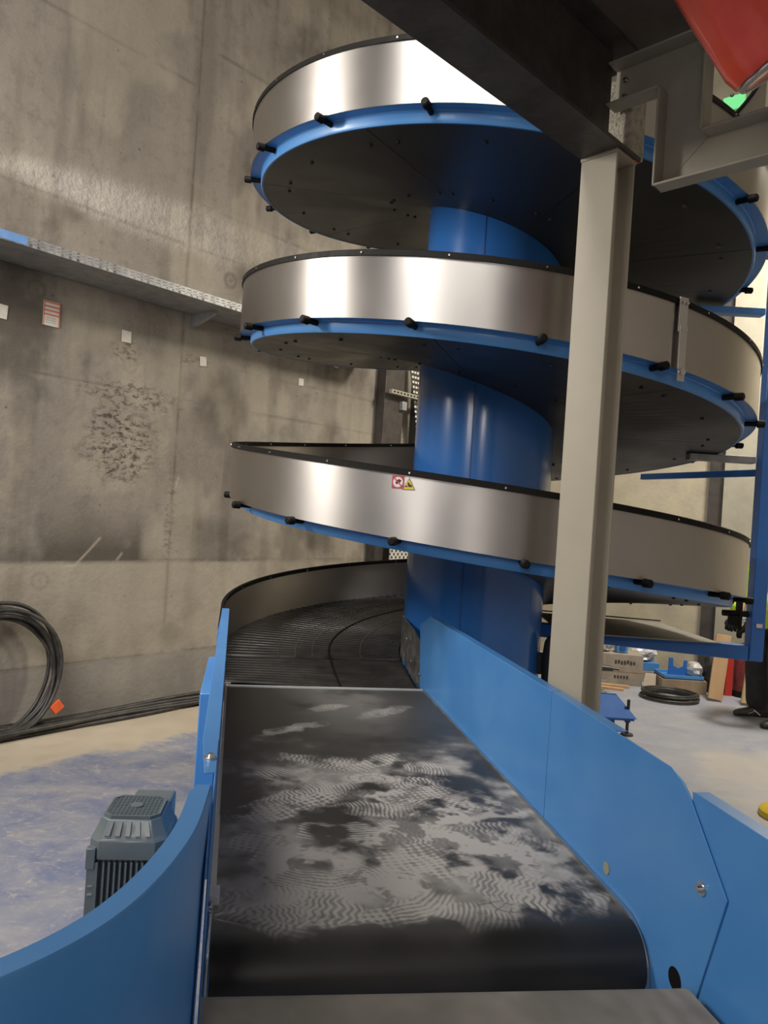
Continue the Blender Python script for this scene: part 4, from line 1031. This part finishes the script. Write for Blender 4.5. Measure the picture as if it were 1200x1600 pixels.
# things leaning on the back wall
def leaning(name, base, w, h, d, lean, mat, label, tiltx=0):
    X = V((.97, -.25, 0)).normalized(); Yb = V((X.y*-1, X.x, 0)); up = (V((0,0,1))*math.cos(lean) + Yb*math.sin(lean) + X*tiltx).normalized(); X2 = (X - up*X.dot(up)).normalized(); Y2 = up.cross(X2)
    p = V(base) + up*(h/2) + V((0,0,.02)); return tag(obj(name, MB().box(p, (w, d, h), (X2, Y2, up)), mat, loc=base, bevel=.003), label, 'board')
leaning('wooden_board', (3.27, 7.20, 0), .13, .62, .03, .16, M['wood'], 'orange brown wooden board leaning upright beside the black sack', .10)
leaning('wooden_board', (3.53, 7.10, 0), .11, .50, .03, .10, M['wood_pale'], 'pale yellowish wooden board next to the black trousers', .10)
crumple('black_sack', (3.40, 7.62, 0), (.17, .18, .40), M['black_bag'], 'upright black sack on the floor left of the wooden board', 'sack', 11)
fe = thing('red_canister', 'dark red canister on the floor behind the wooden boards', 'canister', (3.66, 7.50, 0))
obj('canister_body', MB().lathe((3.66,7.50,0), [(.02,0),(.075,.004),(.08,.02),(.08,.36),(.06,.42),(.025,.45),(.022,.47)], 24), M['dark_red'], fe)
obj('canister_valve', MB().cyl((3.66,7.50,.46),(3.66,7.50,.53),.018,n=12).box((3.63,7.48,.52),(.12,.02,.018)), M['black'], fe)
obj('canister_foot', MB().lathe((3.66,7.50,0), [(.085,0),(.085,.06),(.078,.062)], 24), M['black'], fe)
o = obj('red_board', MB().box((3.53,7.50,.20),(.07,.03,.40)), M['bright_red'], loc=(3.53,7.50,0)); tag(o, 'narrow bright red plank between wooden board and dark canister', 'board')
# blue jack stand
js = thing('jack_stand', 'dark blue sloping bracket on a threaded levelling foot near the cream column', 'stand', (2.0, 5.9, 0))
mb = MB().prism([(1.60,5.93,.288),(1.924,5.93,.284),(2.027,5.75,.150),(1.60,5.75,.140)], (0,.004,-.005))
mb.box((1.76,5.94,.147), (.32,.010,.285)); mb.box((1.605,5.85,.10), (.010,.19,.20)); mb.box((1.80,5.755,.140), (.42,.006,.02))
obj('bracket_plate', mb, M['blue_matt'], js)
mb = MB().cyl((1.985,5.83,.0),(1.985,5.83,.275),.012,n=12); mb.cyl((1.985,5.83,.0),(1.985,5.83,.014),.05,.045,n=20); mb.cyl((1.985,5.83,.10),(1.985,5.83,.118),.022,n=6); obj('levelling_foot', mb, M['black_plate'], js)
ys = thing('yellow_base', 'round yellow plastic base on the floor at the right picture edge', 'base', (2.395, 4.32, 0))
obj('base_disc', MB().lathe((2.395,4.32,0), [(.02,0),(.125,0),(.130,.012),(.125,.035),(.10,.055),(.05,.066),(.03,.067)], 40), M['yellow'], ys)
obj('base_hole', MB().cyl((2.31,4.30,.058),(2.31,4.30,.064),.012,n=12), M['black'], ys)
gs = thing('exit_sign', 'small green lit sign high on the back wall', 'sign', tuple(BA + BW*2.45 + BN*.05 + V((0,0,6.26))))
obj('sign_face', MB().box(BA + BW*2.45 + BN*.05 + V((0,0,6.26)), (.22, .05, .13), (BW, BN, (0,0,1))), M['green_lit'], gs, bevel=.005)

# ------------------------------------------------------------------ the person behind the frame
PX, PY = 3.40, 6.50
person = thing('person', 'person in black trousers and yellow green hi-vis jacket bending behind the blue frame', 'person', (PX, PY, 0))
def skin_obj(name, pts, edges, radii, mat, parent, sub=2, root=0):
    me = bpy.data.meshes.new(name); loc = WL[parent.name]
    me.from_pydata([tuple(V(p) - loc) for p in pts], edges, [])
    o = bpy.data.objects.new(name, me); COL.objects.link(o); o.parent = parent; WL[o.name] = loc
    md = o.modifiers.new('Skin', 'SKIN'); md.use_smooth_shade = True
    for i, r in enumerate(radii):
        sv = me.skin_vertices[0].data[i]; sv.radius = (r, r) if not isinstance(r, tuple) else r; sv.use_root = (i == root)
    md = o.modifiers.new('Subdivision', 'SUBSURF'); md.levels = sub; md.render_levels = sub
    me.materials.append(mat); return o
pel = (3.44, 6.50, .93); wst = (3.40, 6.49, 1.08); chs = (3.37, 6.46, 1.30); nek = (3.33, 6.45, 1.47); hed = (3.33, 6.44, 1.56); crn = (3.34, 6.44, 1.66)
lsh = (3.32, 6.62, 1.38); lel = (3.20, 6.58, 1.08); lwr = (3.06, 6.42, .90); lha = (2.99, 6.36, .85)
rsh = (3.37, 6.27, 1.38); rel = (3.24, 6.18, 1.08); rwr = (3.10, 6.26, .88); rha = (3.03, 6.27, .82)
lhp = (3.44, 6.60, .90); lkn = (3.37, 6.64, .50); lan = (3.42, 6.66, .10); lto = (3.28, 6.68, .04)
rhp = (3.46, 6.40, .90); rkn = (3.42, 6.36, .50); ran = (3.47, 6.33, .10); rto = (3.33, 6.31, .04)
pts = [pel, wst, chs, nek, hed, crn, lsh, lel, lwr, lha, rsh, rel, rwr, rha, lhp, lkn, lan, lto, rhp, rkn, ran, rto]
ed = [(0,1),(1,2),(2,3),(3,4),(4,5),(2,6),(6,7),(7,8),(8,9),(2,10),(10,11),(11,12),(12,13),(0,14),(14,15),(15,16),(16,17),(0,18),(18,19),(19,20),(20,21)]
rd = [.13,.125,.14,.055,.095,.075,.06,.042,.03,.03,.06,.042,.03,.03,.085,.055,.038,.03,.085,.055,.038,.03]
skin_obj('body', pts, ed, rd, M['skin'], person)
skin_obj('trousers', [pel, wst, lhp, lkn, (3.40,6.655,.22), (3.40,6.66,.06), rhp, rkn, (3.445,6.335,.22), (3.45,6.33,.06)],
         [(0,1),(0,2),(2,3),(3,4),(4,5),(0,6),(6,7),(7,8),(8,9)], [.165,.15,.125,.115,.105,.105,.125,.115,.105,.105], M['trouser'], person)
skin_obj('jacket', [(3.46,6.50,.80), pel, wst, chs, nek, lsh, lel, (3.05,6.49,.95), rsh, rel, (3.08,6.28,.95)],
         [(0,1),(1,2),(2,3),(3,4),(3,5),(5,6),(6,7),(3,8),(8,9),(9,10)], [.175,.175,.165,.18,.075,.09,.068,.055,.09,.068,.055], M['hivis'], person)
for (an, to) in ((lan, lto), (ran, rto)):
    a = V(an); d = V((to[0]-an[0], to[1]-an[1], 0)).normalized(); s = V((-d.y, d.x, 0)); rg = []
    for x, w, h in ((-.085,.022,.07),(-.075,.040,.14),(-.03,.050,.165),(.03,.048,.14),(.09,.049,.085),(.15,.050,.066),(.19,.042,.055),(.215,.018,.04)):
        c = V((a.x, a.y, 0)) + d*x
        rg.append([c + s*(w*math.cos(t)*(1 if math.sin(t) > -.3 else .95)) + V((0,0,.004 + h*(.5 + .5*math.sin(t)))) for t in [2*PI*i/16 for i in range(16)]])
    sh = obj('shoe', MB().rings(rg), M['shoe'], person, sub=1)
    for sgn in (-1, 1):
        c = V((a.x, a.y, .055)) + d*.05 + s*(.046*sgn)
        mb = MB(); 
        for k in (-.02, .02): mb.box(c + d*k, (.07, .004, .008), ((d*.8 + V((0,0,.6 if k < 0 else -.4))).normalized(), s, (V((0,0,.8)) - d*.6).normalized()))
        obj('shoe_mark', mb, M['white'], sh)
for (wr, ha, sg) in ((lwr, lha, 1), (rwr, rha, -1)):
    w = V(wr); h = V(ha); d = (h-w).normalized(); sd = d.cross(V((0,0,1))).normalized(); up = sd.cross(d)
    P = [tuple(w - d*.02), tuple(w + d*.05)]; E_ = [(0,1)]; Rr = [.048, .056]
    for k, (off, ln) in enumerate(((-.039,.085),(-.013,.095),(.013,.09),(.038,.075))):
        b = len(P); base_ = w + d*.085 + sd*off; P += [tuple(base_), tuple(base_ + d*ln*.5 - up*.012), tuple(base_ + d*ln*.8 - up*.045)]
        E_ += [(1,b),(b,b+1),(b+1,b+2)]; Rr += [.016,.0145,.013]
    b = len(P); base_ = w + d*.045 + sd*(.036*sg); P += [tuple(base_), tuple(base_ + sd*(.022*sg) + d*.03), tuple(base_ + sd*(.018*sg) + d*.065 - up*.015)]
    E_ += [(1,b),(b,b+1),(b+1,b+2)]; Rr += [.015,.013,.011]
    g = skin_obj('glove', P, E_, Rr, M['black'], person, sub=1)
    obj('cuff_band', MB().cyl(w - d*.012, w + d*.012, .058, n=16), M['white'], g)
hc = V((3.34, 6.44, 1.64))
rg = []
for h, r in ((-.005,.128),(.0,.128),(.03,.124),(.07,.105),(.10,.07),(.115,.02)): rg.append([hc + V((math.cos(2*PI*i/24)*r, math.sin(2*PI*i/24)*r*.88, h)) for i in range(24)])
obj('helmet', MB().rings(rg), M['white'], person)

# ------------------------------------------------------------------ light
def area(name, loc, target, size, power, col=(1,1,1), sizey=None):
    l = bpy.data.lights.new(name, 'AREA'); l.energy = power; l.color = col; l.shape = 'RECTANGLE'; l.size = size; l.size_y = sizey or size
    o = bpy.data.objects.new(name, l); COL.objects.link(o); o.location = loc
    o.rotation_euler = (V(target) - V(loc)).to_track_quat('-Z', 'Y').to_euler(); return o
WARM = (1.0, 0.90, 0.76)
area('flood_lamp_left', (-3.3, 2.3, 3.3), (.3, 3.4, 1.5), .45, 80, (1.0, .95, .88), .9)
area('fill_overhead', (-1.0, -1.5, 7.8), (-.4, 2.2, 0), 2.5, 270, (1.0, .96, .91))  # overhead fill added to lift the walls; no known fixture
area('fill_left', (-2.1, .1, 5.2), (.2, 1.6, .8), 1.0, 105, (1.0, .96, .92), 1.6)  # fill added to brighten the near belts and panels from above left
area('hall_lamp_back', (3.6, 5.8, 5.2), (2.9, 7.6, .6), .8, 260, (1.0, .93, .81))
area('fill_front', (-3.6, -3.2, 3.8), (.0, 2.6, 1.4), 1.0, 75, (1.0, .95, .89), 2.2)  # unseen fill added behind the camera, left part of a split front light
area('fill_middle', (-.9, -5.0, 4.0), (.0, 2.6, 1.4), .8, 70, (1.0, .95, .89), 2.2)  # narrow fill added behind the camera for a streak on steel and drum
area('fill_right', (2.2, -5.0, 4.0), (.4, 2.6, 1.4), .8, 75, (1.0, .94, .87), 2.2)  # third unseen fill strip, added for another upright streak on the steel
sl = bpy.data.lights.new('streak_spot', 'SPOT'); sl.energy = 1700; sl.spot_size = math.radians(8); sl.spot_blend = 1.0; sl.shadow_soft_size = .03; sl.color = (.95, .96, 1.0)  # unseen spot added to lay a streak of light along the wall
so = bpy.data.objects.new('streak_spot', sl); COL.objects.link(so); so.location = wp(-2.4, 3.62, .35); so.rotation_euler = (wp(1.0, 3.70, 0) - wp(-2.4, 3.62, .35)).to_track_quat('-Z', 'Y').to_euler()
w = bpy.data.worlds.new('World'); SC.world = w; w.use_nodes = True
w.node_tree.nodes['Background'].inputs[0].default_value = (1.0, .95, .88, 1); w.node_tree.nodes['Background'].inputs[1].default_value = 0.05
vs_ = SC.view_settings; vs_.view_transform = 'Standard'; vs_.look = 'None'; vs_.gamma = 1; vs_.use_curve_mapping = False; vs_.exposure = 0.06
